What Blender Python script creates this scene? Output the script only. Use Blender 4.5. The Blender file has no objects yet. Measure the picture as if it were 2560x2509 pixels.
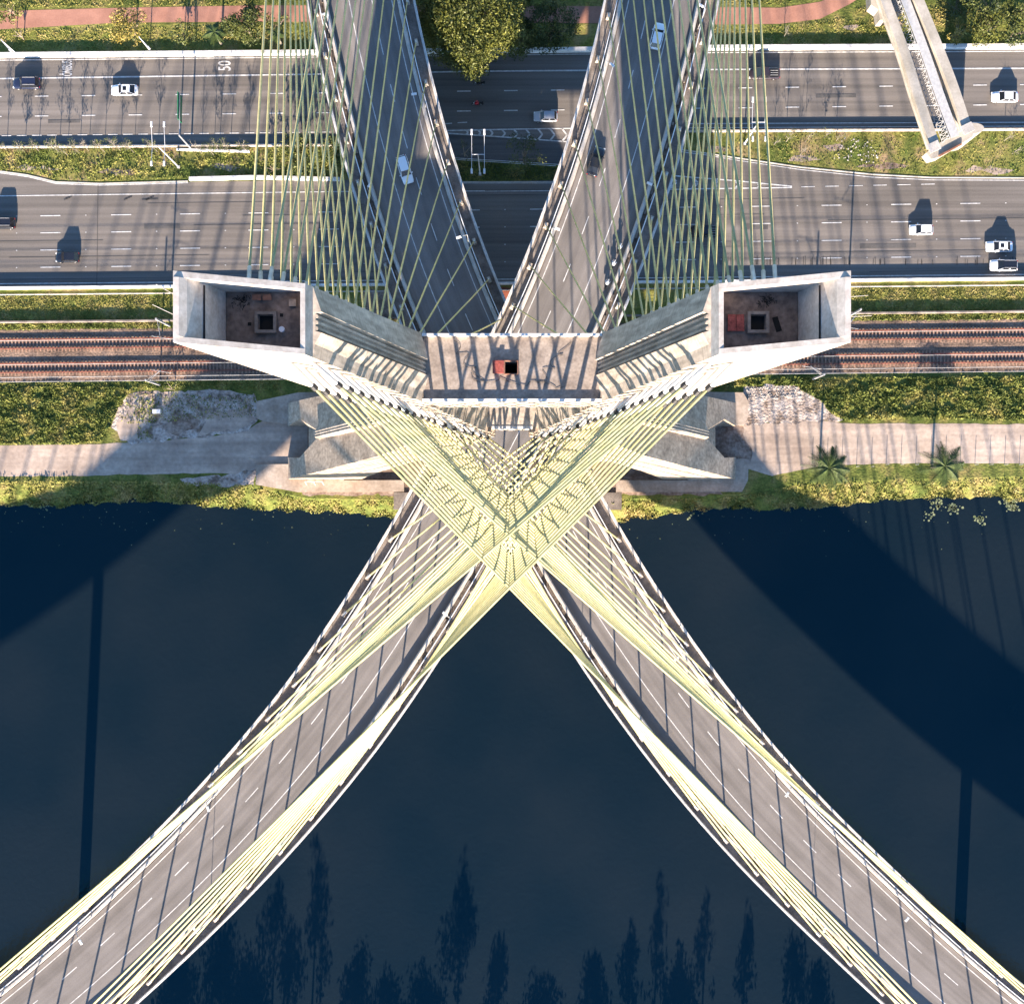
import bpy, math, random
import numpy as np
from mathutils import Vector, Matrix
random.seed(7)
R = math.radians
PI = math.pi
scene = bpy.context.scene
COL = scene.collection

# ------------------------------------------------------------------ camera model
CAM_H = 201.3
FPX = 14.2 * CAM_H
def K(z): return FPX / (CAM_H - z)
def at(px, py, z=0.0):
    k = (CAM_H - z) / FPX
    return ((px - 1280.0) * k, (1254.5 - py) * k, z)
SUN_EL, SUN_AZ = R(17.0), R(2.6)

# ------------------------------------------------------------------ mesh helpers
class MB:
    def __init__(s): s.v = []; s.f = []; s.uv = None
    def quad(s, *p):
        n = len(s.v); s.v += [tuple(q) for q in p]; s.f.append(tuple(range(n, n + len(p)))); return s
    def box(s, c, d, rz=0.0, tx=0.0):
        cx, cy, cz = c; a, b, h = d[0] / 2, d[1] / 2, d[2] / 2
        co, si = math.cos(rz), math.sin(rz); n = len(s.v)
        for z in (-h, h):
            sh = (1 - tx) if z > 0 else 1
            for x, y in ((-a, -b), (a, -b), (a, b), (-a, b)):
                x *= sh; y *= sh
                s.v.append((cx + x * co - y * si, cy + x * si + y * co, cz + z))
        for f in ((3, 2, 1, 0), (4, 5, 6, 7), (0, 1, 5, 4), (1, 2, 6, 5), (2, 3, 7, 6), (3, 0, 4, 7)):
            s.f.append(tuple(n + i for i in f))
        return s
    def prism(s, pts, z0, z1):
        # pts: xy list (any winding)
        a = sum(pts[i][0] * pts[(i + 1) % len(pts)][1] - pts[(i + 1) % len(pts)][0] * pts[i][1] for i in range(len(pts)))
        if a < 0: pts = pts[::-1]
        n = len(s.v); m = len(pts)
        s.v += [(p[0], p[1], z0) for p in pts] + [(p[0], p[1], z1) for p in pts]
        s.f.append(tuple(n + i for i in reversed(range(m)))); s.f.append(tuple(n + m + i for i in range(m)))
        for i in range(m):
            j = (i + 1) % m; s.f.append((n + i, n + j, n + m + j, n + m + i))
        return s
    def loft(s, rings, cap=True, closed=True):
        n = len(s.v); m = len(rings[0])
        for r in rings: s.v += [tuple(p) for p in r]
        for k in range(len(rings) - 1):
            for i in range(m if closed else m - 1):
                j = (i + 1) % m
                s.f.append((n + k * m + i, n + k * m + j, n + (k + 1) * m + j, n + (k + 1) * m + i))
        if cap:
            s.f.append(tuple(n + i for i in reversed(range(m))))
            s.f.append(tuple(n + (len(rings) - 1) * m + i for i in range(m)))
        return s
    def tube(s, pts, r, n=8, r2=None):
        pts = [Vector(p) for p in pts]; rings = []
        for i, p in enumerate(pts):
            d = (pts[min(i + 1, len(pts) - 1)] - pts[max(i - 1, 0)]).normalized()
            u = d.cross(Vector((0, 0, 1)))
            if u.length < 1e-3: u = d.cross(Vector((0, 1, 0)))
            u.normalize(); w = u.cross(d)
            rr = r if r2 is None else r + (r2 - r) * i / max(1, len(pts) - 1)
            rings.append([tuple(p + (u * math.cos(2 * PI * k / n) + w * math.sin(2 * PI * k / n)) * rr) for k in range(n)])
        return s.loft(rings)
    def beam(s, a, b, w, h):
        a = Vector(a); b = Vector(b); d = (b - a).normalized()
        u = d.cross(Vector((0, 0, 1)))
        if u.length < 1e-3: u = Vector((1, 0, 0))
        u.normalize(); v = u.cross(d)
        r = []
        for p in (a, b):
            r.append([tuple(p + u * x * w / 2 + v * y * h / 2) for x, y in ((-1, -1), (1, -1), (1, 1), (-1, 1))])
        return s.loft(r)
    def disc(s, c, r, h, n=12):
        return s.prism([(c[0] + r * math.cos(2 * PI * k / n), c[1] + r * math.sin(2 * PI * k / n)) for k in range(n)], c[2], c[2] + h)
    def build(s, name, mat, parent=None, smooth=False):
        me = bpy.data.meshes.new(name); me.from_pydata(s.v, [], s.f); me.update()
        if mat: me.materials.append(mat)
        if smooth:
            for p in me.polygons: p.use_smooth = True
        o = bpy.data.objects.new(name, me); COL.objects.link(o)
        if parent: o.parent = parent
        return o
def recalc(o):
    import bmesh
    bm = bmesh.new(); bm.from_mesh(o.data); bmesh.ops.recalc_face_normals(bm, faces=bm.faces); bm.to_mesh(o.data); bm.free(); return o
def tag(o, label=None, cat=None, group=None, kind=None):
    if label: o['label'] = label
    if cat: o['category'] = cat
    if group: o['group'] = group
    if kind: o['kind'] = kind
    return o
def empty(name, loc=(0, 0, 0), rz=0.0):
    o = bpy.data.objects.new(name, None); COL.objects.link(o); o.location = loc; o.rotation_euler = (0, 0, rz)
    o.empty_display_size = 0.5; return o
def struct(o, label=None): o['kind'] = 'structure'; return tag(o, label)
def copy_tree(o, parent=None):
    c = o.copy(); COL.objects.link(c)
    if parent: c.parent = parent
    for ch in list(o.children): copy_tree(ch, c)
    return c

# ------------------------------------------------------------------ materials
def mat(name, c1, c2=None, scale=1.0, rough=0.85, c3=None, stretch=(1, 1, 1), detail=6, bump=0.0, lo=0.35, hi=0.65, metallic=0.0,
        fine=0.0, fscale=8.0, coord='Object', spec=0.3, streak=None, bdist=0.1, joint=0):
    m = bpy.data.materials.new(name); m.use_nodes = True
    nt = m.node_tree; b = nt.nodes['Principled BSDF']
    b.inputs['Roughness'].default_value = rough; b.inputs['Metallic'].default_value = metallic
    b.inputs['Specular IOR Level'].default_value = spec
    if c2 is None:
        b.inputs['Base Color'].default_value = (*c1, 1)
        return m
    tc = nt.nodes.new('ShaderNodeTexCoord'); mp = nt.nodes.new('ShaderNodeMapping')
    mp.inputs['Scale'].default_value = stretch
    nt.links.new(tc.outputs[coord], mp.inputs[0])
    nz = nt.nodes.new('ShaderNodeTexNoise'); nz.inputs['Scale'].default_value = scale; nz.inputs['Detail'].default_value = detail
    nz.inputs['Roughness'].default_value = 0.6
    nt.links.new(mp.outputs[0], nz.inputs['Vector'])
    cr = nt.nodes.new('ShaderNodeValToRGB'); e = cr.color_ramp.elements
    e[0].position = lo; e[0].color = (*c1, 1); e[1].position = hi; e[1].color = (*c2, 1)
    if c3: x = e.new((lo + hi) / 2); x.color = (*c3, 1)
    nt.links.new(nz.outputs['Fac'], cr.inputs[0]); out = cr.outputs[0]
    def mul(out, fac_out, lo_v, hi_v, a=0.3, bb=0.7):
        r2 = nt.nodes.new('ShaderNodeMapRange'); r2.inputs[1].default_value = a; r2.inputs[2].default_value = bb
        r2.inputs[3].default_value = lo_v; r2.inputs[4].default_value = hi_v
        nt.links.new(fac_out, r2.inputs[0])
        mx = nt.nodes.new('ShaderNodeMix'); mx.data_type = 'RGBA'; mx.blend_type = 'MULTIPLY'; mx.inputs[0].default_value = 1
        nt.links.new(out, mx.inputs[6]); nt.links.new(r2.outputs[0], mx.inputs[7]); return mx.outputs[2]
    if fine:
        n2 = nt.nodes.new('ShaderNodeTexNoise'); n2.inputs['Scale'].default_value = fscale; n2.inputs['Detail'].default_value = 4
        nt.links.new(tc.outputs[coord], n2.inputs['Vector']); out = mul(out, n2.outputs['Fac'], 1 - fine, 1 + fine)
    if streak:      # (scale vector, strength)
        mp3 = nt.nodes.new('ShaderNodeMapping'); mp3.inputs['Scale'].default_value = streak[0]
        nt.links.new(tc.outputs[coord], mp3.inputs[0])
        n3 = nt.nodes.new('ShaderNodeTexNoise'); n3.inputs['Scale'].default_value = 1; n3.inputs['Detail'].default_value = 3
        nt.links.new(mp3.outputs[0], n3.inputs['Vector']); out = mul(out, n3.outputs['Fac'], 1 - streak[1], 1 + streak[1])
    if joint:
        sp = nt.nodes.new('ShaderNodeSeparateXYZ'); nt.links.new(tc.outputs[coord], sp.inputs[0])
        md = nt.nodes.new('ShaderNodeMath'); md.operation = 'MODULO'; md.inputs[1].default_value = joint; nt.links.new(sp.outputs[2], md.inputs[0])
        lt = nt.nodes.new('ShaderNodeMath'); lt.operation = 'GREATER_THAN'; lt.inputs[1].default_value = .09; nt.links.new(md.outputs[0], lt.inputs[0])
        out = mul(out, lt.outputs[0], .72, 1, 0, 1)
    nt.links.new(out, b.inputs['Base Color'])
    if bump:
        bp = nt.nodes.new('ShaderNodeBump'); bp.inputs['Strength'].default_value = bump; bp.inputs['Distance'].default_value = bdist
        n4 = nt.nodes.new('ShaderNodeTexNoise'); n4.inputs['Scale'].default_value = fscale; n4.inputs['Detail'].default_value = 5
        nt.links.new(tc.outputs[coord], n4.inputs['Vector'])
        nt.links.new(n4.outputs['Fac'], bp.inputs['Height']); nt.links.new(bp.outputs[0], b.inputs['Normal'])
    return m

M = {}
M['asphalt'] = mat('asphalt', (.128, .115, .102), (.185, .164, .145), .12, .9, stretch=(.15, 1, 1), fine=.10, fscale=6, streak=((.012, 1.1, 1), .22), spec=.15)
M['asphalt_new'] = mat('asphalt_dark', (.085, .08, .078), (.12, .112, .106), .2, .9, stretch=(.2, 1, 1), fine=.1, fscale=6, streak=((.012, 1.3, 1), .2), spec=.15)
M['deck_asphalt'] = mat('deck_asphalt', (.155, .14, .127), (.195, .177, .162), .15, .9, fine=.08, fscale=5, coord='UV', streak=((.02, .9, 1), .2), spec=.15)
M['paint'] = mat('road_paint', (.42, .41, .39), (.68, .66, .62), 1.5, .7, fine=.15, fscale=5)
M['old_paint'] = mat('worn_paint', (.2, .19, .18), (.42, .4, .38), 3, .8, fine=.15, fscale=7)
M['white_wall'] = mat('whitewashed_wall', (.55, .53, .5), (.78, .76, .72), .8, .8, fine=.12, fscale=4)
M['concrete'] = mat('concrete', (.34, .285, .23), (.50, .435, .36), .25, .85, stretch=(1, 1, .4), fine=.14, fscale=3, streak=((2.2, 2.2, .10), .3), bump=.15, joint=2.4)
M['concrete_dark'] = mat('stained_concrete', (.13, .11, .095), (.25, .215, .185), .5, .9, fine=.15, fscale=4)
M['concrete_pale'] = mat('pale_concrete', (.36, .335, .3), (.52, .48, .43), .5, .85, fine=.1, fscale=4)
M['parapet'] = mat('parapet_concrete', (.44, .42, .39), (.62, .6, .56), .9, .8, fine=.15, fscale=3)
M['crown_floor'] = mat('dark_screed', (.12, .092, .078), (.22, .17, .14), .9, .95, fine=.25, fscale=4)  # darker tone of the platform screed for the recessed crown floors
M['leg_concrete'] = mat('weathered_leg_concrete', (.27, .215, .165), (.42, .345, .27), .2, .9, fine=.14, fscale=2.5, streak=((2.0, 2.0, .1), .3), bump=.15, joint=3.0)
M['slab'] = mat('foundation_concrete', (.3, .235, .18), (.44, .36, .29), .35, .9, fine=.15, fscale=2)
M['gutter'] = mat('dirty_gutter', (.055, .045, .038), (.13, .105, .085), 1.2, .95, fine=.3, fscale=3)
M['rim'] = mat('rim_concrete', (.36, .32, .28), (.5, .46, .42), 1.2, .85, fine=.12, fscale=5)
M['platform'] = mat('platform_screed', (.22, .18, .15), (.36, .30, .25), .9, .9, fine=.2, fscale=5)
M['pit'] = mat('painted_hole_dark', (.01, .01, .01))  # flat black stands in for the unlit depth of shafts and openings
M['rust_red'] = mat('rust_red_steel', (.2, .045, .035), (.35, .09, .07), 2, .7, fine=.2)
M['rust'] = mat('rusty_steel', (.17, .07, .045), (.28, .14, .09), 2, .8)
M['sheath'] = mat('yellow_sheath', (.45, .405, .175), (.57, .51, .25), .6, .55, fine=.12, fscale=4)
M['pipe'] = mat('galvanised_pipe', (.42, .42, .42), (.58, .58, .57), 2, .45, metallic=.2)
M['black'] = mat('black_rubber', (.02, .02, .02), rough=.6)
M['white_metal'] = mat('white_metal', (.7, .7, .7), rough=.4)
M['grey_metal'] = mat('grey_metal', (.3, .3, .3), (.42, .42, .42), 3, .5)
M['grass'] = mat('grass_ground', (.06, .085, .015), (.22, .18, .06), .3, .95, c3=(.13, .145, .03), fine=.35, fscale=2.5, bump=.5, bdist=.3)
M['dry_grass'] = mat('dry_grass_ground', (.09, .12, .02), (.30, .23, .09), .25, .95, c3=(.19, .19, .04), fine=.3, fscale=2.5, bump=.5, bdist=.3)
M['median'] = mat('median_ground', (.08, .11, .02), (.32, .22, .12), .22, .95, c3=(.18, .17, .045), lo=.38, hi=.66, fine=.35, fscale=2.2, bump=.4, bdist=.2)
M['leafgrass'] = mat('grass_blades', (.07, .10, .02), (.31, .27, .08), .3, .8, c3=(.17, .19, .04), fine=.3, fscale=1.7)
M['drygrass_leaf'] = mat('dry_grass_blades', (.13, .14, .03), (.38, .30, .12), .3, .8, c3=(.24, .225, .06), fine=.3, fscale=1.7)
M['dirt'] = mat('dirt_road', (.31, .24, .19), (.46, .365, .29), .15, .95, fine=.14, fscale=1.5, streak=((.03, .7, 1), .2), bump=.2)
M['dirt_dark'] = mat('bare_earth', (.16, .105, .075), (.33, .26, .21), .5, .95, fine=.2, fscale=2, bump=.3)
M['rubble'] = mat('rubble_ground', (.17, .125, .095), (.46, .4, .35), .45, .95, c3=(.38, .31, .26), lo=.38, hi=.62, fine=.35, fscale=2.2, bump=.6, bdist=.4)
M['path'] = mat('red_path', (.31, .15, .105), (.40, .2, .14), .4, .9, fine=.08, fscale=4)
M['ballast'] = mat('ballast', (.12, .085, .062), (.26, .18, .13), .8, .95, stretch=(.15, 1, 1), fine=.4, fscale=3, bump=.6, bdist=.2)
M['rail'] = mat('rail_steel', (.17, .055, .04), (.28, .10, .07), 1, .6)
M['sleeper'] = mat('sleeper_concrete', (.24, .14, .095), (.36, .24, .17), 1.2, .9)
M['bark'] = mat('bark', (.16, .12, .09), (.3, .25, .2), 2, .9)
M['pale_bark'] = mat('pale_bark', (.17, .145, .11), (.3, .27, .22), 2, .9)
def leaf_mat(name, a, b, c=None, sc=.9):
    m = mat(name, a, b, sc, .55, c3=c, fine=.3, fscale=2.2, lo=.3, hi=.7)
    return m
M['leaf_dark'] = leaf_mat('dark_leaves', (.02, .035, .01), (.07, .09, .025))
M['leaf_mid'] = leaf_mat('green_leaves', (.04, .06, .012), (.13, .14, .035))
M['leaf_yellow'] = leaf_mat('yellow_green_leaves', (.03, .05, .01), (.19, .19, .035))
M['leaf_gold'] = leaf_mat('golden_leaves', (.17, .14, .03), (.36, .28, .07))
M['palm'] = leaf_mat('palm_leaves', (.025, .05, .012), (.09, .12, .03))
M['floatweed'] = mat('floating_weed', (.1, .13, .05), (.3, .32, .18), 2)
M['glass'] = mat('car_glass', (.012, .014, .018), rough=.08, spec=.6)
M['tyre'] = mat('tyre', (.02, .02, .02), rough=.8)
M['chrome'] = mat('hub_metal', (.4, .4, .4), rough=.35, metallic=.7)
M['lamp_clear'] = mat('headlamp', (.75, .75, .72), rough=.15)
M['lamp_red'] = mat('tail_lamp', (.35, .01, .01), rough=.2)
M['sign_green'] = mat('sign_green', (.01, .16, .07), (.015, .2, .09), 2, .5)
def paintm(name, c, rough=.25):
    m = mat(name, c, rough=rough, spec=.5); m.node_tree.nodes['Principled BSDF'].inputs['Coat Weight'].default_value = .6; return m
M['car_white'] = paintm('white_car_paint', (.78, .79, .8)); M['car_black'] = paintm('black_car_paint', (.012, .014, .02))
M['car_silver'] = paintm('silver_car_paint', (.42, .43, .46)); M['car_navy'] = paintm('navy_car_paint', (.015, .02, .045))
M['car_teal'] = paintm('dark_teal_car_paint', (.02, .04, .05)); M['car_brown'] = paintm('dark_brown_car_paint', (.04, .03, .035))
M['car_red'] = paintm('red_paint', (.4, .02, .03))
M['cloth_dark'] = mat('dark_cloth', (.03, .03, .035)); M['cloth_white'] = mat('white_cloth', (.7, .7, .68)); M['cloth_red'] = mat('red_cloth', (.35, .04, .05))
M['skin'] = mat('skin', (.35, .2, .14)); M['blue_jeans'] = mat('blue_cloth', (.06, .08, .14))
M['monorail'] = mat('guideway_concrete', (.3, .27, .22), (.44, .4, .34), .3, .85, fine=.1, fscale=3)
M['steel_grate'] = mat('galvanised_grating', (.36, .36, .35), (.46, .46, .45), 2, .5)
# water
wm = bpy.data.materials.new('river_water'); wm.use_nodes = True; nt = wm.node_tree; b = nt.nodes['Principled BSDF']
b.inputs['Roughness'].default_value = .12; b.inputs['IOR'].default_value = 1.48; b.inputs['Specular Tint'].default_value = (.04, .8, 1.0, 1)
tc = nt.nodes.new('ShaderNodeTexCoord'); n1 = nt.nodes.new('ShaderNodeTexNoise'); n1.inputs['Scale'].default_value = .035; n1.inputs['Detail'].default_value = 4
nt.links.new(tc.outputs['Object'], n1.inputs['Vector'])
cr = nt.nodes.new('ShaderNodeValToRGB'); cr.color_ramp.elements[0].color = (.0045, .0088, .0115, 1); cr.color_ramp.elements[1].color = (.0085, .0125, .0145, 1)
cr.color_ramp.elements[0].position = .35; cr.color_ramp.elements[1].position = .65
nt.links.new(n1.outputs['Fac'], cr.inputs[0]); nt.links.new(cr.outputs[0], b.inputs['Base Color'])
n2 = nt.nodes.new('ShaderNodeTexNoise'); n2.inputs['Scale'].default_value = 1.2; n2.inputs['Detail'].default_value = 3
nt.links.new(tc.outputs['Object'], n2.inputs['Vector'])
bp = nt.nodes.new('ShaderNodeBump'); bp.inputs['Strength'].default_value = .3; bp.inputs['Distance'].default_value = .12
nt.links.new(n2.outputs['Fac'], bp.inputs['Height']); nt.links.new(bp.outputs[0], b.inputs['Normal'])
M['water'] = wm

# ------------------------------------------------------------------ ground, water, roads
def pxs(pts, z=0.0): return [at(x, y, z) for x, y in pts]
def rough(pts, amp=5, step=14):
    out = []
    for i in range(len(pts)):
        (a, b_), (c, d) = pts[i], pts[(i + 1) % len(pts)]; n = max(1, int(math.hypot(c - a, d - b_) / step))
        for k in range(n):
            t = k / n; e = amp if 0 < a < 2560 else 0; out.append((a + (c - a) * t + random.uniform(-e, e), b_ + (d - b_) * t + random.uniform(-e, e) * .7))
    return out
def sheet(name, pts, z, m, label=None):
    if name in ('rubble_ground', 'bare_earth'): pts = rough(pts, 7)
    if name == 'dirt_road': pts = rough(pts, 2.2, 20)
    mb = MB(); p = [(q[0], q[1], z) for q in pxs(pts, z)]
    a = sum(p[i][0] * p[(i + 1) % len(p)][1] - p[(i + 1) % len(p)][0] * p[i][1] for i in range(len(p)))
    if a < 0: p = p[::-1]
    mb.quad(*p); o = mb.build(name, m); return struct(o, label)
def interp(pts, x):
    if x <= pts[0][0]: return pts[0][1]
    for (a, b), (c, d) in zip(pts, pts[1:]):
        if x <= c: return b + (d - b) * (x - a) / (c - a)
    return pts[-1][1]
WZ = -2.0
shore = [(-900, 1262), (0, 1258), (150, 1263), (300, 1250), (400, 1249), (520, 1262), (700, 1271), (850, 1276), (980, 1293), (1100, 1295), (1400, 1297), (1560, 1296), (1650, 1285),
         (1750, 1268), (1820, 1266), (1930, 1272), (2050, 1265), (2200, 1246), (2400, 1238), (2480, 1236), (2560, 1250), (3500, 1245)]
crest = [(-900, 1205), (0, 1203), (400, 1205), (640, 1215), (760, 1245), (1000, 1250), (1500, 1250), (1850, 1235), (2000, 1205), (2560, 1190), (3500, 1190)]
rows = [[], [], [], [], []]
xsr = list(range(-4200, 6800, 25))
for x in xsr:
    jit = 5 * math.sin(x * .05) + 4 * math.sin(x * .13 + 1) + random.uniform(-3, 3)
    yw = interp(shore, x) + jit; yc = interp(crest, x)
    c = at(x, yc, 0); w = at(x, yw, WZ)
    rows[0].append((c[0], 900.0, 0.0)); rows[1].append((c[0], c[1], 0.0))
    m1 = ((c[0] + w[0]) / 2, (c[1] * .45 + w[1] * .55), -.9 + random.uniform(-.3, .3)); rows[2].append(m1)
    rows[3].append((w[0], w[1], WZ)); rows[4].append((w[0], w[1] - 2.5, WZ - 2.5))
g = MB(); g.loft(rows, cap=False, closed=False); o = g.build('ground', M['grass']); recalc(o); struct(o, 'grassy river bank ground')
if o.data.polygons[0].normal.z < 0: o.data.flip_normals()
# far bank on the near side of the river
g = MB(); rr = [[], [], [], []]
for x in range(-700, 701, 10):
    e = -97 + 1.2 * math.sin(x * .2) + random.uniform(-.5, .5)
    rr[0].append((x, e + 3, WZ - 2.5)); rr[1].append((x, e, WZ)); rr[2].append((x, e - 5, 0)); rr[3].append((x, -900, 0))
g.loft(rr, cap=False, closed=False); o = g.build('ground', M['grass']); struct(o, 'opposite river bank ground')
if o.data.polygons[5].normal.z < 0: o.data.flip_normals()
w = MB().quad((-900, -600, WZ), (900, -600, WZ), (900, 60, WZ), (-900, 60, WZ)); struct(w.build('river_water', M['water']), 'dark blue river water')

def lin(y0, s): return lambda x: y0 + s * x
def band(name, fa, fb, z, m, x0=-700, x1=3300, step=50, label=None):
    mb = MB(); A = []; B = []
    x = x0
    while x <= x1 + 1e-6:
        A.append(at(x, fa(x), z)); B.append(at(x, fb(x), z)); x += step
    mb.loft([B, A], cap=False, closed=False); o = mb.build(name, m)
    if o.data.polygons[0].normal.z < 0: o.data.flip_normals()
    return struct(o, label)
def P(pts): return lambda x: interp(pts, x)
# red path
path_t = P([(-900, 34), (0, 28), (300, 20), (640, 14), (1100, 14), (1800, 18), (1950, 20), (2050, 5), (2130, -30), (2300, -160)])
path_b = P([(-900, 80), (0, 74), (300, 57), (640, 55), (1100, 55), (1800, 62), (1950, 60), (2050, 48), (2130, 8), (2300, -110)])
band('footpath', path_t, path_b, .02, M['path'], x1=2300, step=25, label='red brick footpath')
# upper road
top_w = P([(-900, 154), (0, 146), (800, 139), (1400, 133), (1800, 127), (3400, 120)])
r1_bot = P([(-900, 374), (0, 368), (850, 362), (1150, 396), (1390, 412), (1600, 432), (1700, 440)])
r1_botR = P([(1400, 331), (1700, 328), (3400, 322)])
band('upper_road', top_w, P([(-900, 374), (0, 368), (850, 362), (1400, 360), (1450, 338), (1700, 330), (3400, 322)]), .02, M['asphalt'], label='grey asphalt road with bus lane')
# lower road
r2_top = P([(-900, 425), (0, 430), (70, 440), (140, 457), (250, 461), (470, 455), (850, 449), (1100, 456), (1600, 447), (1620, 380), (1700, 376), (1850, 398), (2000, 420), (2180, 438), (2330, 446), (2560, 447), (3400, 440)])
r2_bot = P([(-900, 730), (0, 721), (2560, 697), (3400, 690)])
band('lower_road', r2_top, r2_bot, .03, M['asphalt'], label='wide grey asphalt expressway')
sheet('ramp_road', [(900, 350), (1115, 336), (1425, 350), (1500, 345), (1630, 377), (1680, 440), (1590, 436), (1390, 410), (1150, 395), (900, 372)], .045, M['asphalt_new'], 'dark asphalt slip road')
# markings
def mk_line(mb, f, x0, x1, w, z, step=40):
    x = x0
    while x < x1:
        xe = min(x + step, x1); a = at(x, f(x) - w / 2, z); b_ = at(xe, f(xe) - w / 2, z); c = at(xe, f(xe) + w / 2, z); d = at(x, f(x) + w / 2, z)
        mb.quad(d, c, b_, a); x = xe
def mk_poly(mb, pts, w, z):
    for (a, b_), (c, d) in zip(pts, pts[1:]):
        L = math.hypot(c - a, d - b_); nx, ny = -(d - b_) / L * w / 2, (c - a) / L * w / 2
        q = [at(a + nx, b_ + ny, z), at(c + nx, d + ny, z), at(c - nx, d - ny, z), at(a - nx, b_ - ny, z)]
        if (q[1][0] - q[0][0]) * (q[2][1] - q[0][1]) - (q[1][1] - q[0][1]) * (q[2][0] - q[0][0]) < 0: q = q[::-1]
        mb.quad(*q)
mz = .06
mb = MB()
bus = P([(-900, 205), (0, 197), (850, 185), (1200, 178.5), (1700, 174.5), (3400, 168)])
mk_line(mb, bus, -700, 3300, 3.6, mz)
mk_line(mb, P([(-900, 158), (0, 151), (800, 143), (1250, 138), (1800, 132), (3400, 125)]), -700, 3300, 2.2, mz)
r1a, r1b = lin(242, -.0118), lin(291.5, -.0117)
for k in range(-7, 28):
    x = 87 + 117.3 * k
    mk_line(mb, r1a, x, x + 34, 2.6, mz); mk_line(mb, r1b, x, x + 34, 2.6, mz)
x = -300
while x < 1160: mk_line(mb, P([(-300, 342), (50, 339), (850, 330), (1160, 306)] if x > 1000 else [(-300, 342), (50, 339), (850, 330), (1100, 327)]), x, x + 24, 2.2, mz); x += 38
mk_line(mb, lin(364.5, -.006), -600, 840, 1.8, mz)
mk_line(mb, P([(1430, 316), (1740, 309.5), (3300, 303)]), 1430, 3200, 2.0, mz)
mk_line(mb, P([(1430, 325), (1740, 320), (3300, 312)]), 1600, 3200, 1.8, mz)
# gore one
mk_poly(mb, [(1112, 327), (1300, 323), (1450, 321)], 3, mz); mk_poly(mb, [(1112, 333), (1260, 343), (1450, 357)], 3, mz)
for k in range(9):
    x = 1165 + k * 30; t = (x - 1112) / 338; ya, yb = 327 - 6 * t, 333 + 24 * t; ym = (ya + yb) / 2; e = 4 + 10 * t
    mk_poly(mb, [(x, ya), (x + e, ym), (x, yb)], 4.2, mz)
mk_poly(mb, [(1000, 384), (1150, 396), (1390, 411), (1600, 432)], 1.6, mz); mk_poly(mb, [(1140, 399), (1390, 415)], 1.4, mz)
struct(mb.build('road_markings', M['paint']), 'white lane lines on the upper road')
mb = MB()
mk_line(mb, P([(-900, 500), (0, 490), (850, 479), (1400, 477), (1560, 475)]), -700, 1560, 2.4, mz)
for f in (lin(541, -.0133), lin(583.5, -.0128), lin(626.5, -.0122), lin(669.5, -.0118)):
    for x in [-420, -246, -72, 101, 278, 450, 621, 797, 975, 1149, 1325, 1505, 1690, 1880, 2054, 2228, 2401, 2575, 2750]:
        mk_line(mb, f, x, x + 50, 2.4, mz)
        mk_line(mb, f, x + 112, x + 115, 2.2, mz)
mk_line(mb, lin(709.5, -.0091), -700, 3300, 2.2, mz)
for k in range(6):
    x = 2003 + k * 60; mk_line(mb, lin(510, -.0213), x, x + 34, 2, mz)
# gore two
mk_poly(mb, [(1600, 430), (1700, 441), (1840, 452), (1980, 466)], 3, mz); mk_poly(mb, [(1600, 475), (1700, 473), (1980, 469)], 3, mz)
for k in range(6):
    x = 1620 + k * 55; t = (1980 - x) / 380; ya, yb = 467 - 37 * t, 468 + 6 * t; ym = (ya + yb) / 2; e = 4 + 14 * t
    mk_poly(mb, [(x, ya), (x + e, ym), (x, yb)], 7, mz)
mk_poly(mb, [(1705, 380), (1760, 387), (1850, 402), (2000, 424), (2180, 443), (2330, 450), (2560, 451), (3200, 446)], 2, mz)
mk_poly(mb, [(-700, 436), (0, 432), (70, 442), (140, 459), (250, 463), (470, 457)], 2.6, mz)
mk_poly(mb, [(880, 455), (1100, 458), (1390, 458), (1600, 452)], 1.6, mz)
struct(mb.build('road_markings', M['paint']), 'white lane lines on the expressway')
mb = MB()
for x0 in (160, 310, 365):
    for j in range(3): mk_poly(mb, [(x0 + 6 * j, 500 - 3 * j), (x0 + 6 * j + 8, 495 - 2 * j)], 3.2, mz + .01)
mk_poly(mb, [(355, 499), (395, 497)], 3, mz + .01)
for k in range(5):
    x = 1870 + k * 6
for xx in list(range(1810, 2560, 0 or 42)):
    if random.random() < .75:
        for j in range(random.randint(3, 8)):
            X = xx + random.uniform(-12, 24); mk_poly(mb, [(X, 648 + random.uniform(-8, 4)), (X + random.uniform(-1, 1), 662)], 1.6, mz + .01)
tm = mat('tar_stains', (.04, .04, .042), (.07, .068, .066), 2, .9)
struct(mb.build('road_stains', tm), 'dark tar smears on the expressway')
# tar joints across the roads
mb = MB()
for x in (245, 1700 + 900 * 0):
    mk_poly(mb, [(x, 462), (x - 3, 716)], 1.6, mz + .004)
for k in range(26):
    y = 495 + 8.4 * k + random.uniform(-3, 3); x0 = random.uniform(-300, 2300)
    if random.random() < .6: mk_poly(mb, [(x0, y - x0 * .0125), (x0 + 500, y + random.uniform(-1, 1) - (x0 + 500) * .0125)], 1.1, mz + .002)
struct(mb.build('road_seams', mat('tar_seam', (.07, .066, .062))), 'thin dark seams in the asphalt')
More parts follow.
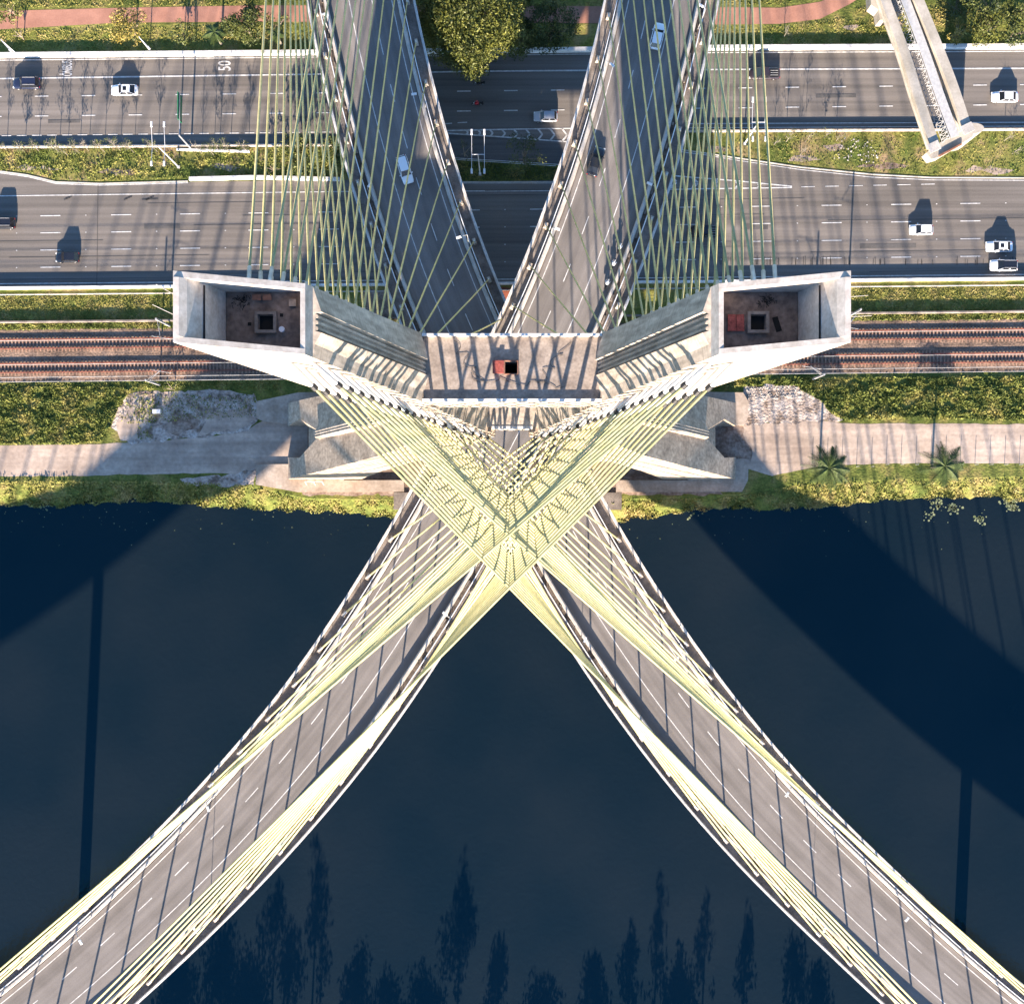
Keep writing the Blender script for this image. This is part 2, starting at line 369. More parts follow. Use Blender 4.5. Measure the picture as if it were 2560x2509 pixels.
# text on the road
def road_text(s, px, py, sx, sy):
    cu = bpy.data.curves.new('road_text', 'FONT'); cu.body = s; cu.align_x = 'CENTER'; cu.align_y = 'CENTER'; cu.size = 1; cu.offset = .012
    t = bpy.data.objects.new('tmp', cu); COL.objects.link(t)
    dg = bpy.context.evaluated_depsgraph_get(); me = bpy.data.meshes.new_from_object(t.evaluated_get(dg))
    bpy.data.objects.remove(t)
    o = bpy.data.objects.new('road_lettering', me); me.materials.clear(); me.materials.append(M['paint']); COL.objects.link(o)
    o.location = at(px, py, mz + .012); o.rotation_euler = (0, 0, PI / 2); o.scale = (sx, sy, 1); return o
struct(road_text('ÔNIBUS', 169, 171, .76, 2.5), 'white painted word ÔNIBUS in the bus lane')
struct(road_text('50', 563, 165, 1.85, 3.1), 'white painted number 50 in the bus lane')

# walls / barriers
def wall(name, label, pts, w, h, m, cat='wall', z0=0.0, group=None):
    mb = MB(); mm = len(pts); wp = [Vector(at(x, y, 0)) for x, y in pts]; rings = []
    for i, p in enumerate(wp):
        d = (wp[min(i + 1, mm - 1)] - wp[max(i - 1, 0)]).normalized(); n = Vector((-d.y, d.x, 0))
        rings.append([tuple(p + n * a * w / 2 + Vector((0, 0, zz))) for a, zz in ((-1, z0 - .3), (-.9, h * .4 + z0), (-.62, h + z0), (.62, h + z0), (.9, h * .4 + z0), (1, z0 - .3))])
    mb.loft(rings); o = mb.build(name, m); recalc(o); return tag(o, label, cat, group)
wall('concrete_wall', 'long whitewashed low wall between the footpath verge and the bus lane', [(x, top_w(x) - 6.5) for x in range(-700, 3301, 100)], .95, .75, M['white_wall'])
wall('concrete_barrier', 'long pale barrier between the expressway and the railway verge', [(x, r2_bot(x)) for x in range(-700, 3301, 100)], .5, .85, M['white_wall'], 'barrier')
wall('concrete_barrier', 'low grey barrier on the left between the upper road and the planted median', [(x, 369.5 - .006 * x) for x in range(-700, 851, 50)], .3, .65, M['concrete'], 'barrier')
wall('concrete_barrier', 'low grey barrier on the right between the upper road and the grassy median', [(1500, 332), (1700, 330), (2000, 328), (2560, 325), (3300, 322)], .35, .75, M['concrete'], 'barrier')
wall('concrete_barrier', 'short thick white barrier at the median edge beside the leftmost cables', [(475, 448), (560, 446), (640, 444), (850, 449)], .75, .7, M['white_wall'], 'barrier')
wall('kerb', 'long pale kerb curving round the left median', [(-700, 430), (0, 428), (70, 438), (140, 455), (250, 459), (470, 453)], .22, .14, M['concrete_pale'], 'kerb')
wall('kerb', 'long pale kerb curving along the right median below the guideway', [(1640, 371), (1700, 374), (1850, 396), (2000, 418), (2180, 436), (2330, 444), (2560, 445), (3200, 440)], .22, .14, M['concrete_pale'], 'kerb')
wall('kerb', 'pale kerb of the shaded median between the two bridge decks', [(880, 452), (1100, 455), (1390, 455), (1600, 449)], .2, .14, M['concrete_pale'], 'kerb')
wall('kerb', 'thin tan kerb running through the grass beside the expressway barrier', [(x, 737 - .0095 * x) for x in range(-700, 3301, 200)], .22, .18, M['concrete_pale'], 'kerb')
wall('cable_trough', 'low dark concrete trough between the verge and the railway', [(x, 806 - .0105 * x) for x in range(-700, 3301, 200)], .4, .75, M['concrete_dark'], 'trough')
wall('guard_rail', 'white horizontal beam lying beside the green sign on the left median', [(443, 375), (625, 380)], .42, .6, M['white_wall'], 'guard rail')
# rail strip grounds
band('verge', lambda x: 724 - .0095 * x, lambda x: 803 - .0105 * x, .015, M['dry_grass'], label='grassy railway verge')
band('ballast', lambda x: 824 - .0105 * x, lambda x: 956 - .0105 * x, .05, M['ballast'], label='brown railway ballast')
band('verge', lambda x: 60 if x < 1950 else 60, lambda x: top_w(x) - 14, .012, M['dry_grass'], x1=2100, label='grass verge above the wall')
sheet('median_ground', [(-700, 376), (0, 374), (850, 368), (900, 372), (900, 448), (640, 443), (470, 453), (250, 459), (140, 455), (70, 438), (0, 428), (-700, 428)], .05, M['median'], 'dry grassy ground of the left median')
sheet('median_ground', [(1500, 345), (1700, 333), (2560, 328), (3300, 325), (3300, 438), (2560, 444), (2330, 443), (2180, 435), (2000, 416), (1850, 394), (1700, 373), (1640, 369)], .05, M['median'], 'dry patchy ground of the right median')
# dirt
sheet('dirt_road', [(-700, 1112), (0, 1113), (250, 1110), (420, 1100), (600, 1082), (660, 1050), (770, 1050), (770, 1160), (640, 1190), (560, 1182), (300, 1186), (180, 1190), (0, 1190), (-700, 1194)], .02, M['dirt'], 'pinkish dirt service road on the left')
sheet('dirt_road', [(1780, 1062), (1860, 1060), (2040, 1050), (2100, 1058), (2560, 1060), (3300, 1060), (3300, 1158), (2560, 1158), (2300, 1158), (2140, 1160), (2030, 1168), (1930, 1190), (1870, 1172), (1780, 1150)], .02, M['dirt'], 'beige dirt service road on the right')
sheet('rubble_ground', [(300, 1100), (278, 1060), (310, 990), (345, 975), (420, 980), (520, 975), (640, 985), (650, 1052), (600, 1082), (420, 1100), (330, 1108)], .03, M['rubble'], 'pale rubble strewn ground on the left')
sheet('rubble_ground', [(1780, 1060), (1870, 1000), (1860, 966), (1960, 960), (2035, 975), (2055, 1010), (2110, 1052), (2040, 1056), (1860, 1062)], .03, M['rubble'], 'pale rubble strewn ground on the right')
sheet('rubble_ground', [(455, 1200), (560, 1188), (640, 1172), (640, 1215), (470, 1212)], .03, M['rubble'], 'pale rubble beside the river bank')
sheet('bare_earth', [(760, 1000), (1800, 1000), (1800, 1236), (760, 1236)], .012, M['dirt_dark'], 'bare earth under the bridge tower')
sheet('bare_earth', [(1780, 1064), (1850, 1062), (1870, 1100), (1880, 1150), (1780, 1150)], .03, M['dirt_dark'], 'darker earth beside the right tower foot')  # darker earth sheet laid over the dirt road
sheet('bare_earth', [(1190, 720), (1330, 720), (1330, 800), (1190, 800)], .025, mat('red_earth', (.22, .06, .035), (.3, .1, .06), .8, .95), 'patch of red earth between the decks')
sheet('bare_earth', [(900, 726), (990, 726), (1010, 800), (910, 800)], .022, M['dirt_dark'], 'bare verge under the left deck')

sheet('bare_earth', [(520, 1040), (610, 1020), (640, 1046), (600, 1074), (500, 1084)], .036, M['dirt'], 'pale packed earth beside the left foundation')
sheet('bare_earth', [(290, 1060), (330, 1020), (345, 1060), (335, 1104), (296, 1100)], .036, M['dirt'], 'pale packed earth track beside the left scrub')
sheet('bare_earth', [(400, 1060), (470, 1030), (500, 1060), (440, 1092)], .036, M['dirt_dark'], 'brown earth in the left rubble')
pm_ = mat('asphalt_patch', (.08, .075, .07), (.12, .112, .105), .5, .9, fine=.12, fscale=5)
for x0, y0, w_, h_ in ((360, 560, 90, 12), (690, 292, 120, 9), (2150, 610, 140, 11), (2040, 236, 100, 9), (1860, 560, 60, 14), (120, 300, 80, 8)):
    sheet('road_patch', [(x0, y0), (x0 + w_, y0 - w_ * .012), (x0 + w_, y0 + h_ - w_ * .012), (x0, y0 + h_)], .05, pm_, 'darker repaired strip in the asphalt')
for k, (x, y, w_, h_) in enumerate(((1790, 372, 60, 9), (2010, 398, 90, 10), (2210, 415, 130, 14), (2470, 425, 120, 14), (2090, 368, 60, 16), (90, 420, 110, 12), (300, 430, 120, 12), (560, 418, 90, 14), (2230, 60, 60, 22), (2130, 70, 40, 12))):
    sheet('bare_earth', [(x - w_ / 2, y), (x - w_ * .25, y - h_ * .6), (x + w_ * .2, y - h_ * .45), (x + w_ / 2, y), (x + w_ * .22, y + h_ * .55), (x - w_ * .2, y + h_ * .4)], .058, M['dirt'] if k % 2 else M['dirt_dark'], 'worn bare patch of soil in the grass')
# ------------------------------------------------------------------ foundations
def pxprism(pts, z0, z1): return MB().prism([at(x, y, z1)[:2] for x, y in pts], z0, z1)
fl = empty('foundation', at(720, 1110, 0)); tag(fl, 'concrete foundation slabs under the left tower foot', 'foundation')
fr = empty('foundation', at(1830, 1110, 0)); tag(fr, 'concrete foundation slabs under the right tower foot', 'foundation')
def under(root, o): o.parent = root; o.matrix_parent_inverse = Matrix.Translation(-root.location); return o
under(fl, pxprism([(641, 1003), (745, 981), (860, 978), (860, 1063), (730, 1062), (655, 1052), (641, 1045)], -1, .5).build('slab', M['slab']))
under(fl, pxprism([(640, 1160), (740, 1160), (740, 1150), (860, 1150), (860, 1200), (1010, 1200), (1010, 1229), (745, 1230), (700, 1222), (639, 1211)], -1.5, .45).build('slab', M['slab']))
under(fr, pxprism([(1700, 978), (1858, 981), (1872, 1005), (1870, 1042), (1860, 1063), (1700, 1064)], -1, .5).build('slab', M['slab']))
under(fr, pxprism([(1720, 1148), (1856, 1147), (1871, 1172), (1870, 1200), (1855, 1229), (1540, 1230), (1540, 1200), (1720, 1200)], -1.5, .45).build('slab', M['slab']))
for nm, x0, x1, lb in (('abutment_block', 984, 1022, 'brown concrete block on the bank at the left deck edge'), ('abutment_block', 1508, 1554, 'brown concrete block on the bank at the right deck edge')):
    tag(pxprism([(x0, 1231), (x1, 1231), (x1, 1274), (x0, 1274)], -3.5, .3).build(nm, M['concrete_dark']), lb, 'concrete block')

# ------------------------------------------------------------------ TOWER
YT = 10.7
def dep(z): return float(np.interp(z, [0, 110.4, 138.7], [13.4, 5.44, 3.92]))
def yN(z): return YT + dep(z) / 2
def yS(z): return YT - dep(z) / 2
def xo_up(z): return 18.56 - .212 * (138.7 - z)
def xi_up(z): return float(np.interp(z, [81, 110.4, 134.4], [1.7, 7.2, 12.1]))
def xo_lo(z): return float(np.interp(z, [0, 9, 17, 53, 86], [39.6, 35.8, 32.3, 17.5, 7.1]))
def xi_lo(z): return float(np.interp(z, [0, 28, 64, 81], [26.8, 18.7, 6.9, 1.7]))
tower = empty('bridge_tower', (0, YT, 0)); tag(tower, 'huge X shaped pale concrete tower carrying all the yellow cables', 'bridge tower')
def tb(mb, name, m, lab=None, par=None):
    o = mb.build(name, m); recalc(o)
    if lab: o['label'] = lab
    if par is None: under(tower, o)
    else: o.parent = par
    return o
ZF = 133.2
for s in (-1, 1):
    def sec(z, xo, xi):
        n, so = yN(z), yS(z)
        return [(s * xo, n, z), (s * xo, so, z), (s * xi, so, z), (s * (xi - .12), so + .8, z), (s * (xi - .5), YT - .62, z), (s * (xi - .15), YT - .52, z),
                (s * (xi - .15), YT + .52, z), (s * (xi - .5), YT + .62, z), (s * xi, n, z)]
    zs = [83.5, 90, 100, 110.4, 120, 128, ZF]
    tb(MB().loft([sec(z, xo_up(z), xi_up(z)) for z in zs]), 'upper_arm', M['concrete'], 'left arm of the upper V' if s < 0 else 'right arm of the upper V')
    # three ribs in the inner channel
    for k in (-.36, 0, .36):
        mb = MB(); mb.tube([(s * (xi_up(z) - .2), YT + k, z) for z in (100, 110.4, 122, ZF)], .12, 6); tb(mb, 'rib', M['concrete'])
    # crown walls
    def zt(x): return 134.4 + (138.7 - 134.4) * (abs(x) - 12.1) / (18.56 - 12.1)
    zo = 138.7; xoT = 18.56; xoF = xo_up(ZF); xiF = xi_up(ZF); xiT = 12.1; ziT = 134.4
    t = .34
    def wallring(y0, y1, name, inner=False):
        pass
    # north and south walls
    for sg in (1, -1):
        def ye(z, off=0): return YT + sg * (dep(z) / 2 - off)
        r0 = [(s * xiF, ye(ZF), ZF), (s * xiT, ye(ziT), ziT), (s * xoT, ye(zo), zo), (s * xoF, ye(ZF), ZF)]
        r1 = [(s * xiF, ye(ZF, t), ZF), (s * xiT, ye(ziT, t), ziT), (s * xoT, ye(zo, t), zo), (s * xoF, ye(ZF, t), ZF)]
        tb(MB().loft([r0, r1]), 'crown_wall', M['rim'])
    # outer wall (leaning, with a step inside), inner wall
    tb(MB().box((s * (xoT - 1.17), YT, zo - 2.02), (.09, dep(138) - .9, .09)), 'groove', M['black'])
    q = []
    def strip(prof, y0f, y1f, name):
        r0 = [(s * x, YT + (dep(z) / 2 - t - .002), z) for x, z in prof]; r1 = [(s * x, YT - (dep(z) / 2 - t - .002), z) for x, z in prof]
        return tb(MB().loft([r0, r1]), name, M['rim'])
    strip([(xoF - .002, ZF), (xoT - .002, zo - .003), (xoT - .3, zo - .05), (xoT - .62, zo - .5), (xoT - 1.1, zo - 2.0), (xoT - 1.16, zo - 2.0), (xoF - .42, ZF)], 0, 0, 'outer_wall')
    strip([(xiF + .002, ZF), (xiT + .002, ziT - .003), (xiT + .27, ziT + .1), (xiF + .36, ZF)], 0, 0, 'inner_wall')
    # recessed floor: dark screed plates round a square shaft
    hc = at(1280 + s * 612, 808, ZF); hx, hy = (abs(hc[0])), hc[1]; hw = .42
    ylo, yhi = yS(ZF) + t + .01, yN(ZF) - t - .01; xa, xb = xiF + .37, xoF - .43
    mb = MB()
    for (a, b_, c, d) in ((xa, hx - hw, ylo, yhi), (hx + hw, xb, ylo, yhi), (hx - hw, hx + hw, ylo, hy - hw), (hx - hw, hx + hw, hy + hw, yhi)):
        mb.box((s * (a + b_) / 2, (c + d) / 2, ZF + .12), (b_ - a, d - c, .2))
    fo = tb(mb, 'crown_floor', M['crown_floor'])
    pit = MB().box((s * hx, hy, ZF + .03), (hw * 2, hw * 2, .02)); tb(pit, 'shaft_dark_plate', M['pit'])  # black plate just under the floor, painted as the shaft's darkness
    mb = MB()
    for dx, dy, a, b_ in ((-.55, 0, .18, 1.28), (.55, 0, .18, 1.28), (0, -.55, .92, .18), (0, .55, .92, .18)):
        mb.box((s * hx + dx, hy + dy, ZF + .36), (a, b_, .3))
    tb(mb, 'shaft_rim', M['concrete_dark'])
    for a, b_, zc in ((.9, .45, 0), (.9, -.55, 0), (-1.0, .1, 0)):
        if s < 0 or zc: tb(MB().box((s * hx + (a if s < 0 else -a), hy - b_ * .8, ZF + .235), (.2, .2, .02)), 'opening_dark_plate', M['pit'])  # solid black plate on the floor, painted as a dark hole
    if s < 0:
        for k in range(2): tb(MB().box((-16.1 + k * .62 + 1.0, 12.1, ZF + .5), (.5, .36, .05), 0), 'hatch_cover', M['rust'])
        tb(MB().disc((s * hx + .95, hy - .42, ZF + .22), .17, .25), 'bucket', M['white_metal'])
        tb(MB().box((-13.0, 11.8, ZF + .3), (.42, .42, .2)), 'crate', M['platform'])
    else:
        for i in range(2):
            tb(MB().box((hx - 1.05 - i * .5, hy - .02, ZF + .3), (.46, .98, .08)), 'hatch_cover', M['rust_red'])
        tb(MB().box((hx + 1.15, hy - .1, ZF + .235), (.35, .9, .02), .3), 'opening_dark_plate', M['pit'])  # black plate painted as the dark inside an opening
    # pile of debris
    mb = MB()
    for k in range(60):
        cx = (s * 16.0 if s < 0 else 15.1) + random.gauss(0, .28); cy = (11.9) + random.gauss(0, .18)
        mb.box((cx, cy, ZF + .25), (random.uniform(.03, .25), .03, .04), random.uniform(0, 3))
    tb(mb, 'debris_pile', M['black'])['kind'] = 'stuff'
    # lightning rods on the outer rim
    for dy, dx in ((.6, 1.0), (-.5, 1.2)):
        mb = MB().tube([(s * 18.4, YT + dy, 138.2), (s * (18.4 + dx), YT + dy - s * .3 + .25, 139.0)], .016, 5); tb(mb, 'lightning_rod', M['rim'])
    # cable snake on outer wall inside
    mb = MB().tube([(s * 17.3, YT - .3, ZF + .3), (s * 17.55, YT - .15, ZF + 2), (s * 17.9, YT, 137.6)], .03, 5); tb(mb, 'loose_cable', M['black'])
    # lower leg
    def sec2(z, xo, xi, hw, e):
        n, so = yN(z), yS(z)
        return [(s * xi, n, z), (s * xi, so, z), (s * xo, so, z), (s * xo, YT - hw, z), (s * (xo + e), YT - hw * .8, z), (s * (xo + e), YT + hw * .55, z), (s * xo, YT + hw * 1.0 + (1.0 if e > 0 else 0), z), (s * xo, n, z)]
    L = [(9, 3.3, -1.6), (21.8, .4, -1.2), (22.2, .9, .6), (38, .9, .6), (53, .9, .55), (70, .8, .4), (81, .7, .3), (86, .6, .2)]
    tb(MB().loft([sec2(z, xo_lo(z), xi_lo(z) if z < 81 else 1.75, h, e) for z, h, e in L]), 'lower_leg', M['leg_concrete'], 'left lower leg' if s < 0 else 'right lower leg')
    for k in (-.42, 0, .42):
        mb = MB(); mb.tube([(s * (xo_lo(z) + .62), YT + k - .1, z) for z in (22.2, 38, 53)] + [(s * (xo_lo(70) + .42), YT + k - .1, 70)], .13, 6); tb(mb, 'rib', M['concrete'])
    for (ya, yb, yc, yd) in ((yN(0), 13.3, yN(9), 13.9), (7.9, yS(0), 7.4, yS(9))):
        r0 = [(s * 26.6, ya, -.5), (s * 39.7, ya, -.5), (s * 39.7 if 1 else 0, yb, -.5), (s * 26.6, yb, -.5)]
        r1 = [(s * xi_lo(9), yc, 9), (s * xo_lo(9), yc, 9), (s * xo_lo(9), yd, 9), (s * xi_lo(9), yd, 9)]
        tb(MB().loft([r0, r1]), 'foot', M['leg_concrete'])
# crossbeam platform
zp = 110.4; yn, ys = yN(zp) - .02, yS(zp) + .02
hc = at(1278, 918, zp); hw = .47
mb = MB()
for (a, b_, c, d) in ((-7.25, hc[0] - hw, ys, yn), (hc[0] + hw, 7.25, ys, yn), (hc[0] - hw, hc[0] + hw, ys, hc[1] - hw), (hc[0] - hw, hc[0] + hw, hc[1] + hw, yn)):
    mb.box(((a + b_) / 2, (c + d) / 2, zp - 2.9), (b_ - a, d - c, 5.3))
tb(mb, 'crossbeam', M['platform'], 'flat topped crossbeam platform between the upper arms')
tb(MB().box((hc[0], hc[1], zp - 2.5), (1, 1, .1)), 'shaft_dark_plate', M['pit'])  # black plate gives the hatch its painted darkness
tb(MB().box((0, yn - .12, zp - .05), (14.3, .2, .36)).box((0, ys + .1, zp - .24), (14.3, .22, .44)), 'parapet', M['white_wall'])
tb(MB().box((0, ys + .012, zp - 3), (14.3, .06, 5.5)), 'beam_face', M['concrete'])
tb(MB().box((-7.1, (yn + ys) / 2, zp - .15), (.12, yn - ys - .6, .3)).box((7.1, (yn + ys) / 2, zp - .15), (.12, yn - ys - .6, .3)), 'edge_strip', M['concrete_dark'])
hr = tb(MB().box((hc[0] - .53, hc[1], zp - .12), (.07, 1.1, .3)).box((hc[0] + .53, hc[1], zp - .12), (.07, 1.1, .3)).box((hc[0], hc[1] - .53, zp - .12), (1, .07, .3)).box((hc[0], hc[1] + .53, zp - .12), (1, .07, .3)), 'hatch_frame', M['rust'])
tb(MB().box((hc[0] - 1.22, hc[1] + .03, zp - .05), (.52, 1.02, .25)), 'hatch_cover', M['rust_red'])
tb(MB().box((hc[0] - .78, hc[1] + .02, zp + .05), (.38, 1.02, .2)), 'hatch_cover', M['rust_red'])
mb = MB()
for j in range(3):
    x0, y0 = (-4.6, 12.6) if j == 0 else ((4.4, 12.5) if j == 1 else (-3.6, 9.9)); pts = []
    for k in range(26): pts.append((x0 + (.09 if j < 2 else .32) * k * (1 if j != 1 else -1) + .35 * math.sin(k * .9 + j), y0 - (.12 if j < 2 else .03) * k + .25 * math.cos(k * .7), zp - .2))
    mb.tube([p for p in pts if abs(p[0]) < 7 and 8.5 < p[1] < 13], .016, 4)
tb(mb, 'loose_cable', M['black'])
# small block at the bottom of the V
tb(MB().box((0, YT, 83.55), (5.9, dep(84) - 1.0, 5.2)), 'node_block', M['concrete'])
tb(MB().box((0, yS(85) + .42, 85.75), (4.15, .3, .9)), 'node_parapet', M['white_wall'])
tb(MB().box((0, YT, 10.3), (2 * xi_lo(10.3) + .5, 7, 2.2)), 'deck_crossbeam', M['concrete'])
tb(MB().box((0, YT, 20.3), (2 * xi_lo(20) + .5, 6.5, 1.2)), 'deck_crossbeam', M['concrete'])
for s in (-1, 1): tb(MB().box((s * 14.6, YT, 23.0), (9.0, 8.5, 6.4)), 'beam_shoulder', M['concrete'])

# ------------------------------------------------------------------ DECKS
ZA, ZB = 23.1, 13.4
A_L = [(1560, -1500), (1574, -950), (1580, -700), (1575, -500), (1562, -300), (1543, -150), (1516, 0), (1481, 139), (1435, 315), (1388, 445), (1333, 602), (1289, 702), (1233, 832), (1130, 1035), (1030, 1230), (985, 1300), (856, 1504), (711, 1708), (573, 1873), (428, 2044), (323, 2146), (154, 2300), (0, 2425), (-150, 2540), (-350, 2680), (-600, 2840), (-900, 2990)]
A_R = [(1844, -1500), (1858, -950), (1865, -700), (1860, -500), (1848, -300), (1829, -150), (1801, 0), (1771, 111), (1729, 278), (1702, 408), (1665, 505), (1643, 560), (1607, 674), (1551, 811), (1470, 980), (1390, 1140), (1290, 1330), (1190, 1510), (1113, 1636), (1008, 1800), (922, 1920), (823, 2038), (711, 2156), (593, 2275), (461, 2400), (349, 2509), (200, 2645), (50, 2765), (-120, 2885), (-400, 3060), (-750, 3230)]
B_L = [(722, -1500), (709, -950), (703, -700), (708, -500), (720, -300), (738, -150), (766, 0), (797, 153), (829, 296), (866, 431), (910, 560), (955, 688), (1000, 806), (1090, 1000), (1180, 1185), (1290, 1390), (1399, 1583), (1543, 1794), (1675, 1962), (1807, 2115), (1939, 2252), (2071, 2380), (2196, 2509), (2340, 2640), (2480, 2755), (2650, 2885), (2950, 3080), (3300, 3260)]
B_R = [(990, -1500), (977, -950), (971, -700), (975, -500), (988, -300), (1006, -150), (1032, 0), (1064, 130), (1106, 306), (1152, 454), (1184, 570), (1235, 700), (1260, 764), (1370, 1000), (1499, 1250), (1527, 1300), (1636, 1468), (1754, 1643), (1886, 1820), (2005, 1957), (2103, 2056), (2254, 2190), (2380, 2308), (2560, 2450), (2700, 2560), (2900, 2700), (3150, 2850), (3500, 3020)]
def resamp(P_, n):
    P_ = np.array(P_); d = np.r_[0, np.cumsum(np.hypot(*np.diff(P_, axis=0).T))]
    t = np.linspace(0, d[-1], n); return np.c_[np.interp(t, d, P_[:, 0]), np.interp(t, d, P_[:, 1])]
def smooth(P_, k):
    Q = P_.copy()
    for _ in range(k): Q[1:-1] = .25 * Q[:-2] + .5 * Q[1:-1] + .25 * Q[2:]
    return Q
HW = 8.8
def deck_center(L, Rr, z):
    l = resamp([at(x, y, z)[:2] for x, y in L], 320); r = resamp([at(x, y, z)[:2] for x, y in Rr], 320)
    l = smooth(l, 60); r = smooth(r, 60)
    def off(P_, s):
        T = np.gradient(P_, axis=0); T /= np.hypot(T[:, 0], T[:, 1])[:, None]; return P_ + s * HW * np.c_[-T[:, 1], T[:, 0]]
    # travelling downwards the photo (south): left side of travel is +x (east)
    cl, cr_ = off(l, 1), off(r, -1)
    out = []
    for p in cl:
        d = np.hypot(*(cr_ - p).T); out.append((p + cr_[d.argmin()]) / 2)
    c = smooth(np.array(out), 40); return resamp(c, 320)
class Path:
    def __init__(s, c):
        s.c = c; s.d = np.r_[0, np.cumsum(np.hypot(*np.diff(c, axis=0).T))]
        T = np.gradient(c, axis=0); s.T = T / np.hypot(T[:, 0], T[:, 1])[:, None]
    def at(s, t, u=0.0):   # u: offset towards the east (+x) side, metres from centre
        x, y = np.interp(t, s.d, s.c[:, 0]), np.interp(t, s.d, s.c[:, 1]); tx, ty = np.interp(t, s.d, s.T[:, 0]), np.interp(t, s.d, s.T[:, 1])
        return (x - ty * u, y + tx * u)
    def find_y(s, Y, u):
        best = min(range(len(s.d)), key=lambda i: abs(s.at(s.d[i], u)[1] - Y)); return s.d[best]
paths = {}
def make_deck(key, label, L, Rr, z, flip):
    c = deck_center(L, Rr, z); pth = Path(c); paths[key] = pth
    root = empty('bridge_deck', (0, 0, 0)); tag(root, label, 'bridge deck')
    F = (lambda u: -u) if flip else (lambda u: u)          # u given for deck B (west edge = -HW)
    def ribbon(name, prof, m, t0=0, t1=None, step=3.0, uv=False, closed=True):
        t1 = pth.d[-1] if t1 is None else t1; n = max(2, int((t1 - t0) / step) + 1); rings = []; ts = np.linspace(t0, t1, n)
        for t in ts: rings.append([(*pth.at(t, F(u)), z + h) for u, h in prof])
        mb = MB().loft(rings, cap=closed, closed=closed); o = mb.build(name, m, root); recalc(o)
        if not closed and o.data.polygons[0].normal.z < 0: o.data.flip_normals()
        if uv:
            uvl = o.data.uv_layers.new(name='UVMap'); mlen = len(prof)
            for p in o.data.polygons:
                for li in p.loop_indices:
                    vi = o.data.loops[li].vertex_index; uvl.data[li].uv = (ts[vi // mlen], prof[vi % mlen][0])
        return o
    ribbon('slab', [(-HW, -.06), (HW, -.06), (HW, -.45), (HW - 2.4, -.6), (HW - 4.8, -1.0), (HW - 5.7, -2.6), (-HW + 5.7, -2.6), (-HW + 4.8, -1.0), (-HW + 2.4, -.6), (-HW, -.45)], M['concrete_dark'])
    ribbon('road_surface', [(-HW + 3.5, 0), (HW - 3.1, 0)], M['deck_asphalt'], uv=True, closed=False)
    for sg in (-1, 1):
        e = sg * HW
        ribbon('parapet', [(e, -.5), (e, .75), (e - sg * .34, .75), (e - sg * .42, -.05)], M['parapet'])
        a = -HW + 3.1 if sg < 0 else HW - 2.6
        ribbon('barrier', [(a - .36, -.05), (a - .3, .3), (a - .16, .9), (a + .16, .9), (a + .3, .3), (a + .36, -.05)], M['concrete_pale'])
        ribbon('gutter', [(sg * (HW - 2.0), .01), (a + (sg * .3), .01)] if sg < 0 else [(a + .3, .01), (HW - 2.0, .01)], M['gutter'], closed=False)
        # pipe railing
        ur = sg * (HW - 2.05); pts = [(*pth.at(t, F(ur)), z + 1.05) for t in np.arange(0, pth.d[-1], 4)]
        mb = MB().tube(pts, .075, 6); mb.tube([(p[0], p[1], z + .55) for p in pts], .045, 5)
        for p in pts[::1]: mb.beam((p[0], p[1], z - .05), (p[0], p[1], z + 1.05), .07, .07)
        mb.build('railing', M['white_metal'], root)
        # fence of small posts on the parapet edge
        pts = [(*pth.at(t, F(sg * (HW - .22))), z + 1.05) for t in np.arange(0, pth.d[-1], 4)]
        mb = MB().tube(pts, .035, 4)
        for t in np.arange(0, pth.d[-1], 4.0):
            p = pth.at(t, F(sg * (HW - .22))); mb.beam((*p, z + .7), (*p, z + 1.05), .04, .04)
        mb.build('handrail', M['grey_metal'], root)
        # utility clutter in the service strip
    mb = MB()
    for u, w in ((-HW + 6.9, .13), (HW - 3.8, .13), (-HW + 3.95, .1)):
        if u == -HW + 3.95: continue
        rr_ = [[(*pth.at(t, F(u - w / 2)), z + .006), (*pth.at(t, F(u + w / 2)), z + .006)] for t in np.arange(0, pth.d[-1], 3)]
        mb.loft(rr_, cap=False, closed=False)
    for t in np.arange(1.5, pth.d[-1] - 4, 8.0):
        u = -HW + 10.6
        mb.loft([[(*pth.at(t + k, F(u - .065)), z + .006), (*pth.at(t + k, F(u + .065)), z + .006)] for k in (0, 1.5, 3)], cap=False, closed=False)
    o = mb.build('lane_marking', M['paint'], root)
    import bmesh
    for p in o.data.polygons:
        pass
    # expansion joints
    # anchor blocks
    return root, pth, F
deckA, pA, FA = make_deck('A', 'upper curved deck running from bottom left to top right', A_L, A_R, ZA, True)
deckB, pB, FB = make_deck('B', 'lower curved deck running from top left to bottom right', B_L, B_R, ZB, False)

# stay cables -------------------------------------------------------
NC = 18
def cable(top, bot, label, group, south):
    a, b_ = Vector(top), Vector(bot); d = (b_ - a).normalized()
    root = MB().tube([a + d * .3, a.lerp(b_, .5) - Vector((0, 0, .25)), b_], .105 if south else .09, 7, .09 if not south else .145).build('stay_cable', M['sheath'], smooth=True)
    tag(root, label, 'stay cable', group)
    MB().tube([a - d * .2, a + d * 2.3], .14, 8).build('guide_pipe', M['pipe'], root, True)
    if south: MB().tube([a + d * 2.25, a + d * 2.6], .21, 8).build('collar', M['black'], root)
    MB().tube([b_ - d * 1.8, b_ + d * .2], .15, 7).build('anchor_pipe', M['pipe'], root, True)
def block(root, pth, t, u, z):
    p = pth.at(t, u); q = pth.at(t + 1, u); rz = math.atan2(q[1] - p[1], q[0] - p[0])
    MB().box((p[0], p[1], z + .4), (1.1, .6, .7), rz, .25).build('anchor_block', M['concrete'], root)
